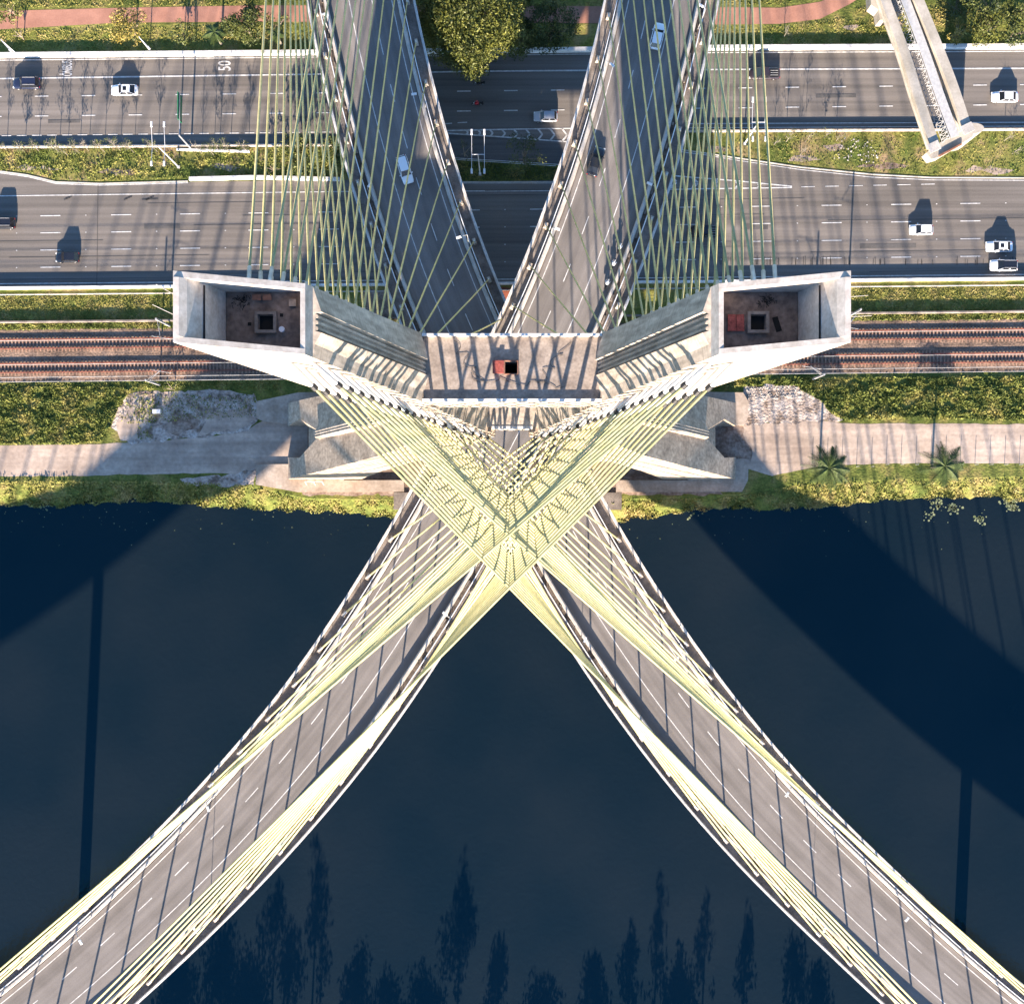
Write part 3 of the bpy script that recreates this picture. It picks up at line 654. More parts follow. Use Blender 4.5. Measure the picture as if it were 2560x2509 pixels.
fans = [
 # arm side s, path, z, u(east positive), start py, direction, top X (z=131.5), top X (z=86), north?
 (-1, pB, ZB, -(HW - 1.25), 774, -1, 16.0, 7.3, True, 'yellow cable from the left arm to the outer edge of the top left deck'),
 (-1, pB, ZB, (HW - 1.25), 788, -1, 14.6, 5.9, True, 'yellow cable from the left arm to the inner edge of the top left deck'),
 (-1, pB, ZB, (HW - 1.25), 1345, 1, 12.2, 3.2, False, 'pale yellow cable from the left arm to the outer edge of the bottom right deck'),
 (-1, pB, ZB, -(HW - 1.25), 1385, 1, 13.6, 4.6, False, 'pale yellow cable from the left arm to the inner edge of the bottom right deck'),
 (1, pA, ZA, (HW - 1.25), 770, -1, 16.0, 7.3, True, 'yellow cable from the right arm to the outer edge of the top right deck'),
 (1, pA, ZA, -(HW - 1.25), 770, -1, 14.6, 5.9, True, 'yellow cable from the right arm to the inner edge of the top right deck'),
 (1, pA, ZA, -(HW - 1.25), 1345, 1, 12.2, 3.2, False, 'pale yellow cable from the right arm to the outer edge of the bottom left deck'),
 (1, pA, ZA, (HW - 1.25), 1371, 1, 13.6, 4.6, False, 'pale yellow cable from the right arm to the inner edge of the bottom left deck'),
]
for s, pth, z, u, py0, dr, xt, xb, north, lab in fans:
    Y0 = at(0, py0, z + 1)[1]; t0 = pth.find_y(Y0, u)
    for i in range(NC):
        t = t0 + dr * 7.0 * i
        if t < 0 or t > pth.d[-1]: continue
        if north:
            zt_ = [100, 103.7, 107][i] if i < 3 else 107 + 1.65 * (i - 2); X = float(np.interp(zt_, [100, 103.7, 107, 110.3, 132], [5.8, 7.0, 7.8, 9.4, 14.9] if xt < 15 else [9.2, 10.2, 10.9, 11.6, 16.1]))
        else:
            zt_ = 86 + 3.33 * i if i <= 6 else 106 + 2.32 * (i - 6); X = float(np.interp(zt_, [86, 106, 131.5], [3.2, 7.7, 12.2])) + (1.4 if xt > 13 else 0)
        Y = yN(zt_) if north else yS(zt_)
        p = pth.at(t, u)
        cable((s * X, Y, zt_), (p[0], p[1], z + .9), lab, ('cables of one fan, ' + lab[lab.index('from'):]), not north)
        block(deckA if pth is pA else deckB, pth, t, u, z)

# bridge piers standing in the river and lanes
def pier(x, y, ztop, w, label, z0=-4):
    r = empty('bridge_pier', (x, y, 0)); tag(r, label, 'bridge pier')
    MB().prism([(w * .5 * math.cos(a), w * .5 * math.sin(a)) for a in [k * PI / 8 for k in range(16)]], z0, ztop - 5).build('column', M['concrete'], r)
    MB().box((0, 0, ztop - 3.8), (w * .6, w * .6, 2.6)).build('neck', M['concrete'], r)
pier(-76.5, -79, ZA, 1.9, 'round concrete pier under the bottom left deck')
pier(79.5, -79, ZB, 2.1, 'round concrete pier under the bottom right deck')

# ------------------------------------------------------------------ deck lamps
def deck_lamp(px, py, z, pth, label):
    zl = z + 7.5; h = at(px, py, zl); dmin = 1e9
    for t in np.arange(0, pth.d[-1], 1.0):
        for u in (-HW + 2.7, HW - 2.3):
            p = pth.at(t, u); d = math.hypot(p[0] - h[0], p[1] - h[1])
            if d < dmin: dmin = d; bp_ = p
    if dmin > 6: 
        pass
    v = Vector((h[0] - bp_[0], h[1] - bp_[1], 0)); 
    if v.length > 2.2: h = (bp_[0] + v.x / v.length * 2.0, bp_[1] + v.y / v.length * 2.0, zl); v = Vector((h[0] - bp_[0], h[1] - bp_[1], 0))
    r = empty('deck_lamp', (bp_[0], bp_[1], z)); tag(r, label, 'street lamp', 'small lamps along the bridge decks')
    MB().tube([(0, 0, -.05), (0, 0, 7.2), (v.x * .5, v.y * .5, 7.45)], .07, 6, .045).build('pole', M['grey_metal'], r)
    a = math.atan2(v.y, v.x)
    MB().box((v.x, v.y, 7.5), (.85, .38, .16), a, .2).build('lamp_head', M['white_metal'], r)
lamp_list = [
 (520, 2021, 'A', 'small deck lamp over the bottom left deck, second from the left at its upper edge'), (201, 2354, 'A', 'small deck lamp nearest the left picture edge on the bottom left deck'),
 (1112, 1534, 'A', 'small lamp at the inner edge of the bottom left deck below the crossing'), (487, 2324, 'A', 'small deck lamp among cables at the inner edge of the bottom left deck'),
 (1463, 1598, 'B', 'small lamp at the inner edge of the bottom right deck below the crossing'), (1692, 1646, 'B', 'small deck lamp at the outer edge of the bottom right deck, nearest the crossing'),
 (1968, 1985, 'B', 'small deck lamp at the outer edge of the bottom right deck, halfway down'), (2268, 2297, 'B', 'small deck lamp at the outer edge of the bottom right deck, lowest in the picture'),
 (2061, 2323, 'B', 'small deck lamp among cables at the inner edge of the bottom right deck'),
 (814, 37, 'B', 'small deck lamp at the top of the top left deck, outer edge'), (1035, 235, 'B', 'small deck lamp on the inner barrier of the top left deck above the white van'),
 (924, 462, 'B', 'small deck lamp on the outer barrier of the top left deck beside the white van'), (1147, 593, 'B', 'small deck lamp on the inner barrier of the top left deck nearest the tower'),
 (1530, 162, 'A', 'small deck lamp on the inner barrier of the top right deck, highest in the picture'), (1393, 572, 'A', 'small deck lamp on the inner barrier of the top right deck nearest the tower'),
 (1624, 459, 'A', 'small deck lamp on the outer barrier of the top right deck above the motorcycles'), (1753, 14, 'A', 'small lamp on the outer barrier of the top right deck, highest there')]
for px, py, k, lab in lamp_list: deck_lamp(px, py, ZA if k == 'A' else ZB, pA if k == 'A' else pB, lab)

# ------------------------------------------------------------------ four headed street lamps
def big_lamp(base, top, label, hgt=11.5, ang=0.0):
    b_ = at(*base, 0); t_ = at(*top, hgt)
    r = empty('street_lamp', b_); tag(r, label, 'street lamp', 'four headed street lamps on the medians')
    MB().tube([(0, 0, 0), (0, 0, hgt)], .13, 8, .08).build('pole', M['white_metal'], r)
    MB().box((0, 0, .15), (.5, .5, .3)).build('base', M['grey_metal'], r)
    MB().beam((-1.1, 0, hgt), (1.1, 0, hgt), .09, .09).build('cross_arm', M['white_metal'], r)
    for sx in (-1.05, 1.05):
        MB().tube([(sx, -2.6, hgt + .5), (sx, 0, hgt), (sx, 3.2, hgt + .5)], .04, 6).build('arm', M['white_metal'], r)
        for sy in (-2.9, 3.6): MB().box((sx, sy, hgt + .52), (.36, .95 if sy > 0 else .85, .14), 0, .15).build('lamp_head', M['white_metal'], r)
big_lamp((447, 418), (0, 0), 'white four headed street lamp on the left median')
big_lamp((1200, 436), (0, 0), 'white four headed street lamp between the two decks')
big_lamp((1861, 360), (0, 0), 'white four headed street lamp on the right median behind cables')
for x, y, lab in ((375, 127, 'thin lamp pole behind the white wall beside the golden tree'), (40, 134, 'thin lamp pole behind the white wall at the far left')):
    p = at(x, y, 0); r = empty('lamp_post', p); tag(r, lab, 'lamp post')
    MB().tube([(0, 0, 0), (0, 0, 6)], .09, 6, .06).build('pole', M['white_metal'], r)
    MB().tube([(0, 0, 5.9), (1.6, -1.8, 6.3)], .05, 6).build('arm', M['white_metal'], r); MB().box((1.75, -2.0, 6.3), (.3, .7, .12), .7, .1).build('lamp_head', M['white_metal'], r)

# green sign on its mast, left
r = empty('road_sign', at(478, 372, 0)); tag(r, 'green overhead road sign seen edge on above the upper road', 'road sign')
MB().tube([(0, 0, 0), (0, 0, 7.4)], .16, 8, .12).build('mast', M['grey_metal'], r)
MB().beam((0, 0, 7.0), (0, 7.4, 7.0), .14, .14).build('arm', M['grey_metal'], r)
MB().box((-.12, 5.0, 6.6), (.1, 4.6, 2.4)).build('panel', M['sign_green'], r)

# ------------------------------------------------------------------ railway
def rail_y(base): return lambda x: base - .0105 * x
for nm, a, b_, lab in (('railway_track', 849, 871.5, 'rusty railway track nearer the expressway'), ('railway_track', 909, 931.5, 'rusty railway track nearer the river')):
    r = empty(nm, at(1280, (a + b_) / 2 - 13, 0)); tag(r, lab, 'railway track')
    for c in (a, b_):
        p0, p1 = Vector(at(-600, rail_y(c)(-600), .1)), Vector(at(3200, rail_y(c)(3200), .1))
        o = MB().beam(p0 + Vector((0, 0, .28)), p1 + Vector((0, 0, .28)), .09, .05).beam(p0 + Vector((0, 0, .17)), p1 + Vector((0, 0, .17)), .04, .2).beam(p0 + Vector((0, 0, .1)), p1 + Vector((0, 0, .1)), .16, .05).build('rail', M['rail']); under(r, o)
    mb = MB(); c = (a + b_) / 2; x = -600
    while x < 3200:
        q = at(x, rail_y(c)(x), .1); mb.box((q[0], q[1], .08), (.24, 2.7, .14), random.uniform(-.01, .01)); x += 9.0
    o = mb.build('sleepers', M['sleeper']); o['kind'] = 'stuff'; under(r, o)
def mast(px, py, px2, py2, lab):
    b_ = at(px, py, 0); r = empty('catenary_mast', b_); tag(r, lab, 'catenary mast', 'railway overhead line masts')
    MB().beam((0, 0, 0), (0, 0, 8), .28, .28).build('post', M['grey_metal'], r)
    e = Vector(at(px2, py2, 7.2)) - Vector(b_)
    mb = MB().tube([(0, 0, 7.4), tuple(e)], .035, 5).tube([(0, 0, 6.2), tuple(e)], .03, 5); mb.build('bracket', M['grey_metal'], r)
    MB().tube([(e.x - 1.4, e.y, e.z + .1), (e.x + 1.8, e.y - .5, e.z)], .035, 5).build('steady_arm', M['grey_metal'], r)
mast(425, 815, 400, 840, 'overhead line mast above the tracks left of the tower'); mast(400, 962, 402, 925, 'overhead line mast below the tracks left of the tower')
mast(2118, 792, 2120, 815, 'overhead line mast above the tracks right of the tower'); mast(2030, 948, 2026, 915, 'overhead line mast below the tracks right of the tower')
for yy, lab in ((852, 'overhead wire above the track nearer the expressway'), (912, 'overhead wire above the track nearer the river'), (944, 'thin overhead wire along the lower edge of the ballast'), (955, 'lowest overhead wire beside the ballast')):
    a, b_ = at(-600, yy + 6.3, 6.5), at(3200, yy - 33.6, 6.5)
    tag(MB().tube([a, b_], .03, 4).build('overhead_wire', M['grey_metal']), lab, 'wire', 'railway overhead wires')

# ------------------------------------------------------------------ monorail guideway
r = empty('guideway', at(2380, 365, 0)); tag(r, 'pair of curved concrete guideway beams with a steel walkway between them, top right', 'guideway')
ZM = 14.0
def pxline(pts, z): return [Vector(at(x, y, z)) for x, y in pts]
def spl(pts, n=8):
    out = []
    for i in range(len(pts) - 1):
        p0 = pts[max(i - 1, 0)]; p1 = pts[i]; p2 = pts[i + 1]; p3 = pts[min(i + 2, len(pts) - 1)]
        for k in range(n):
            t = k / n; out.append(.5 * ((2 * p1) + (p2 - p0) * t + (2 * p0 - 5 * p1 + 4 * p2 - p3) * t * t + (3 * p1 - p0 - 3 * p2 + p3) * t ** 3))
    out.append(pts[-1]); return out
def beamline(pts, w, h0, h1, name, m):
    rings = []
    for i, p in enumerate(pts):
        d = (pts[min(i + 1, len(pts) - 1)] - pts[max(i - 1, 0)]).normalized(); n = Vector((-d.y, d.x, 0))
        rings.append([tuple(p + n * a * w / 2 + Vector((0, 0, hh))) for a, hh in ((-1, h0), (1, h0), (1, h0 + .3), (.82, h0 + .45), (.82, h1 - .35), (1, h1 - .2), (1, h1), (-1, h1), (-1, h1 - .2), (-.82, h1 - .35), (-.82, h0 + .45), (-1, h0 + .3))])
    o = MB().loft(rings).build(name, m); recalc(o); return under(r, o)
b1 = spl(pxline([(2165, -160), (2195, -60), (2218, 10), (2262, 130), (2296, 240), (2338, 362)], ZM)); b2 = spl(pxline([(2240, -160), (2272, -60), (2302, 10), (2345, 115), (2382, 210), (2418, 318)], ZM))
beamline(b1, 1.55, -1.9, 0, 'beam', M['monorail']); beamline(b2, 1.55, -1.9, 0, 'beam', M['monorail'])
wk = spl(pxline([(2210, -160), (2240, -60), (2267, 10), (2312, 130), (2350, 240), (2388, 342)], ZM - .7))
mb = MB(); rings = []
for i, p in enumerate(wk):
    d = (wk[min(i + 1, len(wk) - 1)] - wk[max(i - 1, 0)]).normalized(); n = Vector((-d.y, d.x, 0)); rings.append([tuple(p + n * a + Vector((0, 0, h))) for a, h in ((-.72, 0), (.72, 0), (.72, .12), (-.72, .12))])
under(r, recalc(MB().loft(rings).build('walkway', M['steel_grate'])))
mb = MB(); side = []
for i, p in enumerate(wk):
    d = (wk[min(i + 1, len(wk) - 1)] - wk[max(i - 1, 0)]).normalized(); n = Vector((-d.y, d.x, 0)); side.append((p + n * -.95 + Vector((0, 0, .1)), p + n * -1.75 + Vector((0, 0, -1.2))))
for sgn in (0, 1): mb.tube([s_[sgn] for s_ in side], .055, 5)
for (a, b_), (c, d) in zip(side, side[1:]): mb.tube([a, d], .04, 4); mb.tube([b_, c], .04, 4); mb.tube([a, b_], .04, 4)
o = mb.build('truss', M['steel_grate']); under(r, o)
# pier at the end
cap = [Vector(at(x, y, ZM - 1.9)) for x, y in ((2328, 398), (2316, 382), (2340, 362), (2425, 315), (2438, 326), (2432, 342), (2350, 392))]
pm = MB().prism([(p.x, p.y) for p in cap], ZM - 4.2, ZM - 1.95); under(r, pm.build('pier_cap', M['monorail']))
pc = at(2376, 366, 0); under(r, MB().prism([(pc[0] + 1.9 * math.cos(a) , pc[1] + .9 * math.sin(a)) for a in [k * PI / 8 for k in range(16)]], -.2, ZM - 4.2).build('pier', M['monorail']))
for x, y in ((2334, 368), (2418, 322)):
    q = at(x, y, ZM); under(r, MB().box((q[0], q[1], ZM + .15), (1.9, 1.5, .35), .45).build('end_block', M['concrete_pale']))
q = at(2375, 376, ZM - 1.9); under(r, MB().box((q[0], q[1], ZM - 1.8), (4.2, .3, .4), .49).build('rusty_bar', M['rust']))
pm = MB().prism([at(x, y, ZM - 1.9)[:2] for x, y in ((2175, -40), (2178, 12), (2196, 25), (2200, 50), (2212, 50), (2222, 30), (2255, 32), (2262, -40))], ZM - 4.5, ZM - 1.95); under(r, pm.build('pier_cap', M['monorail']))
pc = at(2228, -15, 0); under(r, MB().prism([(pc[0] + 1.5 * math.cos(a), pc[1] + 1.5 * math.sin(a)) for a in [k * PI / 8 for k in range(16)]], -.2, ZM - 4.5).build('pier', M['monorail']))

# ------------------------------------------------------------------ vehicles
def make_car(kind, px, py, z, heading, pm, name, label, cat='car', group=None, roofm=None):
    """heading: angle of the nose"""
    p = at(px, py, z + .7); r = empty(name, (p[0], p[1], z), heading); tag(r, label, cat, group)
    L, W, H = {'sedan': (4.5, 1.78, 1.46), 'hatch': (4.0, 1.74, 1.5), 'suv': (4.6, 1.9, 1.72), 'pickup': (5.2, 1.9, 1.78), 'wagon': (4.5, 1.8, 1.6)}[kind]
    # body hull: stations from rear to nose: (x, half width, z low, z belt)
    L *= 1.05; W *= 1.05
    zb = .34 * H + .38
    st = [(-L / 2, W * .36, .42, zb - .2), (-L / 2 + .12, W * .45, .3, zb - .03), (-L / 2 + .5, W * .495, .25, zb), (-.6, W * .5, .24, zb), (.5, W * .5, .24, zb - .01), (L / 2 - 1.1, W * .495, .25, zb - .04), (L / 2 - .45, W * .48, .26, zb - .16), (L / 2 - .1, W * .42, .32, zb - .3), (L / 2, W * .33, .42, zb - .38)]
    rings = []
    for x, hw, zl, zt_ in st:
        rings.append([(x, -hw * .9, zl), (x, -hw, zl + .15), (x, -hw, zt_ - .15), (x, -hw * .88, zt_), (x, -hw * .4, zt_ + .03), (x, hw * .4, zt_ + .03), (x, hw * .88, zt_), (x, hw, zt_ - .15), (x, hw, zl + .15), (x, hw * .9, zl)])
    o = MB().loft(rings).build('body', pm, r, True); recalc(o)
    if kind == 'sedan': b0, t0, t1, b1 = -L / 2 + .45, -1.15, .3, 1.05
    elif kind == 'hatch': b0, t0, t1, b1 = -L / 2 + .15, -L / 2 + .6, .25, 1.0
    elif kind == 'pickup': b0, t0, t1, b1 = -.75, -.55, .75, 1.45
    else: b0, t0, t1, b1 = -L / 2 + .12, -L / 2 + .5, .4, 1.15
    wb, wt = W * .45, W * .37
    g0 = [(b0, -wb, zb - .02), (b1, -wb, zb - .05), (b1, wb, zb - .05), (b0, wb, zb - .02)]; g1 = [(t0, -wt, H - .04), (t1, -wt, H - .04), (t1, wt, H - .04), (t0, wt, H - .04)]
    MB().quad(g0[1], g0[2], g1[2], g1[1]).build('windshield', M['glass'], r)
    MB().quad(g0[3], g0[0], g1[0], g1[3]).build('rear_window', M['glass'], r)
    MB().quad(g0[0], g0[1], g1[1], g1[0]).build('side_window', M['glass'], r); MB().quad(g0[2], g0[3], g1[3], g1[2]).build('side_window', M['glass'], r)
    rm = roofm or pm
    MB().prism([(t0 - .02, -wt * .8), (t0 + .1, -wt), (t1 - .12, -wt), (t1 + .03, -wt * .8), (t1 + .03, wt * .8), (t1 - .12, wt), (t0 + .1, wt), (t0 - .02, wt * .8)], H - .05, H).build('roof', rm, r)
    mb = MB()
    for i in range(4):
        a = Vector(g0[i]); b_ = Vector(g1[i]); mb.beam(a, b_, .07, .07)
    for sy in (-1, 1): mb.beam((( b0 + b1) / 2 - .1, sy * wb, zb), ((t0 + t1) / 2 - .1, sy * wt, H - .04), .09, .05)
    mb.build('pillars', pm, r)
    for sx in (-L * .3, L * .31):
        for sy in (-1, 1):
            w_ = MB(); n = 12; ring = lambda y, rr: [(sx + rr * math.cos(2 * PI * k / n), y, .32 + rr * math.sin(2 * PI * k / n)) for k in range(n)]
            w_.loft([ring(sy * (W / 2 - .2), .32), ring(sy * (W / 2 + .005), .32)]); wo = w_.build('wheel', M['tyre'], r)
            MB().loft([ring(sy * (W / 2), .19), ring(sy * (W / 2 + .015), .17)]).build('hub', M['chrome'], wo)
    for sy in (-1, 1):
        MB().box((L / 2 - .16, sy * W * .36, zb - .33), (.25, .3, .14)).build('headlight', M['lamp_clear'], r)
        MB().box((-L / 2 + .05, sy * W * .37, zb - .14), (.08, .2, .12)).build('taillight', M['lamp_red'], r)
        MB().box((b1 - .3, sy * (W / 2 + .08), zb + .03), (.14, .2, .14)).build('mirror', pm, r)
    if kind == 'pickup':
        MB().box((-1.65, 0, zb + .035), (1.5, W * .78, .04)).build('load_bed', M['black'], r)
        for k in range(3): MB().box((-1.65, -.4 + .4 * k, zb + .075), (1.3, .07, .05)).build('bed_rib', M['grey_metal'], r)
    if kind == 'suv':
        for sy in (-1, 1): MB().beam((t0 + .1, sy * wt * .85, H + .05), (t1 - .1, sy * wt * .85, H + .05), .05, .05).build('roof_rail', M['grey_metal'], r)
    if kind in ('sedan',) and 'sunroof' in label: MB().box((-.25, 0, H + .005), (.65, .7, .02)).build('sunroof', M['glass'], r)
    return r
G1 = 'vehicles on the upper road'; G2 = 'vehicles on the lower expressway'; G3 = 'vehicles on the bridge decks'
zr = .03
make_car('suv', 66, 208, zr, PI, M['car_navy'], 'suv', 'dark navy SUV on the bus lane line at the far left', 'car', G1)
make_car('sedan', 311, 225, zr, PI, M['car_white'], 'car', 'white sedan with black sunroof on the upper road left of the tower', 'car', G1)
make_car('hatch', 1364, 291, zr, PI, M['car_silver'], 'car', 'silver hatchback between the two decks beside the chevrons', 'car', G1)
make_car('pickup', 1911, 184, zr, PI, M['car_brown'], 'pickup_truck', 'dark pickup truck behind the cables on the upper road', 'pickup truck', G1)
make_car('sedan', 2512, 242, zr, PI, M['car_white'], 'car', 'white sedan on the upper road right of the guideway', 'car', G1)
make_car('suv', 4, 558, zr, PI, M['car_black'], 'suv', 'black car cut by the left picture edge on the expressway', 'car', G2)
make_car('hatch', 168, 643, zr, PI, M['car_black'], 'car', 'dark car on the expressway above the left railway', 'car', G2)
make_car('hatch', 2303, 574, zr, PI, M['car_white'], 'car', 'white hatchback alone in the middle expressway lane on the right', 'car', G2)
make_car('sedan', 2498, 616, zr, PI, M['car_white'], 'car', 'white sedan with sunroof just above the white car with a black roof', 'car', G2)
make_car('suv', 2509, 663, zr, PI, M['car_white'], 'suv', 'white car with a black roof, lowest on the right of the expressway', 'car', G2, M['car_black'])
t = make_car('pickup', 1760, 578, zr, PI, M['car_black'], 'pickup_truck', 'small dark flatbed truck behind the cables in the tower shadow', 'truck', G2)
def deck_dir(pth, t): p = pth.at(t); q = pth.at(t + 2); return math.atan2(q[1] - p[1], q[0] - p[0])
def on_deck(pth, py, z): return deck_dir(pth, pth.find_y(at(0, py, z)[1], 0))
make_car('wagon', 1012, 424, ZB, on_deck(pB, 424, ZB), M['car_white'], 'car', 'white station wagon driving down the top left deck', 'car', G3)
make_car('hatch', 1644, 90, ZA, on_deck(pA, 90, ZA) + PI, M['car_white'], 'car', 'white hatchback at the top of the top right deck', 'car', G3)
make_car('sedan', 1490, 403, ZA, on_deck(pA, 403, ZA) + PI, M['car_black'], 'car', 'black sedan on the top right deck', 'car', G3)

def motorcycle(px, py, z, hd, pm, cloth, ml, pl):
    p = at(px, py, z); r = empty('motorcycle', (p[0], p[1], z), hd); tag(r, ml, 'motorcycle', 'motorcycles in view')
    for x in (-.68, .68):
        ring = lambda y, rr: [(x + rr * math.cos(2 * PI * k / 14), y, .31 + rr * math.sin(2 * PI * k / 14)) for k in range(14)]
        w_ = MB().loft([ring(-.06, .31), ring(.06, .31)]).build('wheel', M['tyre'], r)
        MB().loft([ring(-.07, .19), ring(.07, .19)]).build('rim', M['chrome'], w_)
    MB().loft([[(x, -w_, z0), (x, w_, z0), (x, w_ * .7, z1), (x, -w_ * .7, z1)] for x, w_, z0, z1 in ((-.3, .1, .35, .7), (0, .17, .3, .85), (.3, .18, .4, .98), (.5, .08, .6, .9))]).build('fuel_tank', pm, r)
    MB().loft([[(x, -w_, .72), (x, w_, .72), (x, w_ * .8, z1), (x, -w_ * .8, z1)] for x, w_, z1 in ((-.85, .08, .86), (-.5, .16, .82), (-.05, .13, .8))]).build('saddle', M['black'], r)
    MB().tube([(.3, -.36, 1.02), (.45, -.15, 1.0), (.45, .15, 1.0), (.3, .36, 1.02)], .025, 6).build('handlebar', M['chrome'], r)
    MB().tube([(.45, 0, .98), (.68, 0, .31)], .045, 6).build('fork', M['grey_metal'], r); MB().box((.6, 0, .85), (.14, .2, .18), 0, .2).build('headlight', M['lamp_clear'], r)
    MB().box((-.95, 0, .95), (.35, .36, .32), 0, .1).build('top_box', M['black'], r)
    # rider: one skinned body
    pr = empty('person', (p[0], p[1], z), hd); tag(pr, pl, 'person', 'motorcycle riders')
    v = [(-.3, 0, .86), (-.24, 0, 1.1), (-.12, 0, 1.38), (-.06, 0, 1.5), (0, 0, 1.62)]; e = [(0, 1), (1, 2), (2, 3), (3, 4)]; rad = [.16, .15, .18, .06, .07]
    for s in (-1, 1):
        n = len(v); v += [(-.12, .19 * s, 1.4), (.08, .3 * s, 1.2), (.3, .34 * s, 1.06), (.36, .33 * s, 1.05)]; e += [(2, n), (n, n + 1), (n + 1, n + 2), (n + 2, n + 3)]; rad += [.075, .055, .042, .04]
        n = len(v); v += [(-.2, .12 * s, .84), (.18, .24 * s, .8), (.05, .22 * s, .42), (.2, .22 * s, .33)]; e += [(0, n), (n, n + 1), (n + 1, n + 2), (n + 2, n + 3)]; rad += [.11, .08, .055, .045]
    me = bpy.data.meshes.new('body'); me.from_pydata(v, e, []); me.materials.append(cloth)
    bo = bpy.data.objects.new('body', me); COL.objects.link(bo); bo.parent = pr
    sk = bo.modifiers.new('s', 'SKIN')
    for i, q in enumerate(rad): me.skin_vertices[0].data[i].radius = (q, q)
    me.skin_vertices[0].data[0].use_root = True
    sb = bo.modifiers.new('u', 'SUBSURF'); sb.levels = 1; sb.render_levels = 1
    hm = MB(); n = 10
    hm.loft([[(.03 + rr * 1.15 * math.cos(2 * PI * k / n), rr * math.sin(2 * PI * k / n), zz) for k in range(n)] for rr, zz in ((.08, 1.55), (.13, 1.62), (.14, 1.72), (.11, 1.81), (.05, 1.85))])
    hm.build('helmet', pm, pr, True)
    MB().box((.15, 0, 1.69), (.06, .18, .09)).build('visor', M['glass'], pr)
    n = 8
motorcycle(1197, 211, zr, PI, M['car_black'], M['cloth_dark'], 'dark motorcycle in the shade just under the large tree', 'rider in dark clothes on the motorcycle under the large tree')
motorcycle(1193, 262, zr, PI, M['car_red'], M['cloth_red'], 'motorcycle with red bodywork on the shaded upper road', 'rider in a red top on the shaded upper road')
for i, (x, y) in enumerate(((1548, 621), (1533, 662), (1517, 710))):
    motorcycle(x, y, ZA, on_deck(pA, y, ZA) + PI, M['car_white'], M['cloth_white'], ('first', 'middle', 'last')[i] + ' of three white motorcycles riding up the top right deck', 'rider in white on the ' + ('first', 'middle', 'last')[i] + ' of the three motorcycles on the right deck')

# ------------------------------------------------------------------ vegetation
def leaf(v, f, c, s):
    n = Vector((random.gauss(0, 1), random.gauss(0, 1), random.gauss(0, 1) + .8)).normalized(); u = n.orthogonal().normalized()
    a = random.uniform(0, 2 * PI); w = n.cross(u); d = u * math.cos(a) + w * math.sin(a); e = n.cross(d)
    k = len(v); L = s * random.uniform(.7, 1.4)
    v += [tuple(c - d * L), tuple(c + e * L * .45), tuple(c + d * L), tuple(c - e * L * .45)]; f.append((k, k + 1, k + 2, k + 3))
def crown(clumps, per, size, m, parent, name='crown', flat=.8):
    mb = MB()
    for c, rr in clumps:
        for _ in range(int(per * (rr / 1.2) ** 2)):
            d = Vector((random.gauss(0, 1), random.gauss(0, 1), random.gauss(0, 1))).normalized(); q = rr * random.random() ** .4
            leaf(mb.v, mb.f, Vector(c) + Vector((d.x * q, d.y * q, d.z * q * flat)), size)
    return mb.build(name, m, parent)
def tree(px, py, rad, h, m, label, name='tree', nclump=26, per=90, size=.2, group=None, cat='tree', z0=0.0, base=True, crown_z=None, holes=.25):
    """px, py: where the middle of the crown shows; base straight below its true position"""
    ch = crown_z or h * .65; p = at(px, py, ch); r = empty(name, (p[0], p[1], z0)); tag(r, label, cat, group)
    mb = MB(); mb.tube([(0, 0, -.1), (.1, .05, h * .3), (0, 0, h * .6)], .05 * h * .5 + .05, 7, .05)
    tr = mb.build('trunk', M['bark'], r)
    clumps = []; lm = MB()
    for _ in range(nclump):
        a = random.uniform(0, 2 * PI); q = rad * math.sqrt(random.random()) * .85; zz = ch + (h - ch) * (1 - (q / rad) ** 2) * random.uniform(-.6, .95)
        c = (q * math.cos(a) * random.uniform(.85, 1.15), q * math.sin(a), zz); clumps.append((c, rad * random.uniform(.2, .36)))
        if _ % 2 == 0: lm.tube([(0, 0, h * .3), (c[0] * .5, c[1] * .5, (h * .35 + c[2]) / 2), c], .05 + .01 * h, 5, .02)
    lm.build('limb', M['bark'], r)
    other = M['leaf_mid'] if m is not M['leaf_mid'] else M['leaf_dark']
    crown([c for i, c in enumerate(clumps) if i % 3], per, size, m, r); crown([c for i, c in enumerate(clumps) if i % 3 == 0], per, size, other if m is not M['leaf_gold'] else M['leaf_yellow'], r); return r
GT = 'trees along the footpath'
tree(18, 18, 3.2, 5, M['leaf_yellow'], 'bright green tree in the top left corner', group=GT, nclump=18)
tree(45, 85, 1.5, 3.6, M['leaf_yellow'], 'small sparse tree below the path at the far left', group=GT, nclump=10, per=40, size=.14)
tree(322, 66, 3.7, 6, M['leaf_gold'], 'round golden yellow tree on the verge above the white sedan', group=GT, nclump=42, per=70, size=.17)
tree(455, 82, 2.4, 4.5, M['leaf_mid'], 'small round green tree between the golden tree and the palm', group=GT, nclump=20)
tree(612, 62, 4.0, 7, M['leaf_mid'], 'large dark green tree beside the leftmost cables', group=GT, nclump=40)
tree(690, 60, 2.5, 5, M['leaf_yellow'], 'light green tree seen through the leftmost cables', group=GT, nclump=18, per=60)
tree(1180, 50, 9.2, 12, M['leaf_yellow'], 'large yellow green tree between the two decks at the top', group=GT, nclump=120, per=75, size=.2)
tree(1185, 150, 3.6, 9, M['leaf_yellow'], 'lower yellow green crown leaning over the bus lane between the decks', group=GT, nclump=26, per=80, size=.2)
tree(1290, 10, 3.6, 9, M['leaf_yellow'], 'yellow green tree right of the large one at the picture top', group=GT, nclump=24, per=110)
tree(1380, 70, 4.6, 8, M['leaf_dark'], 'dark green shaded tree near the top right deck', group=GT, nclump=36, per=100)
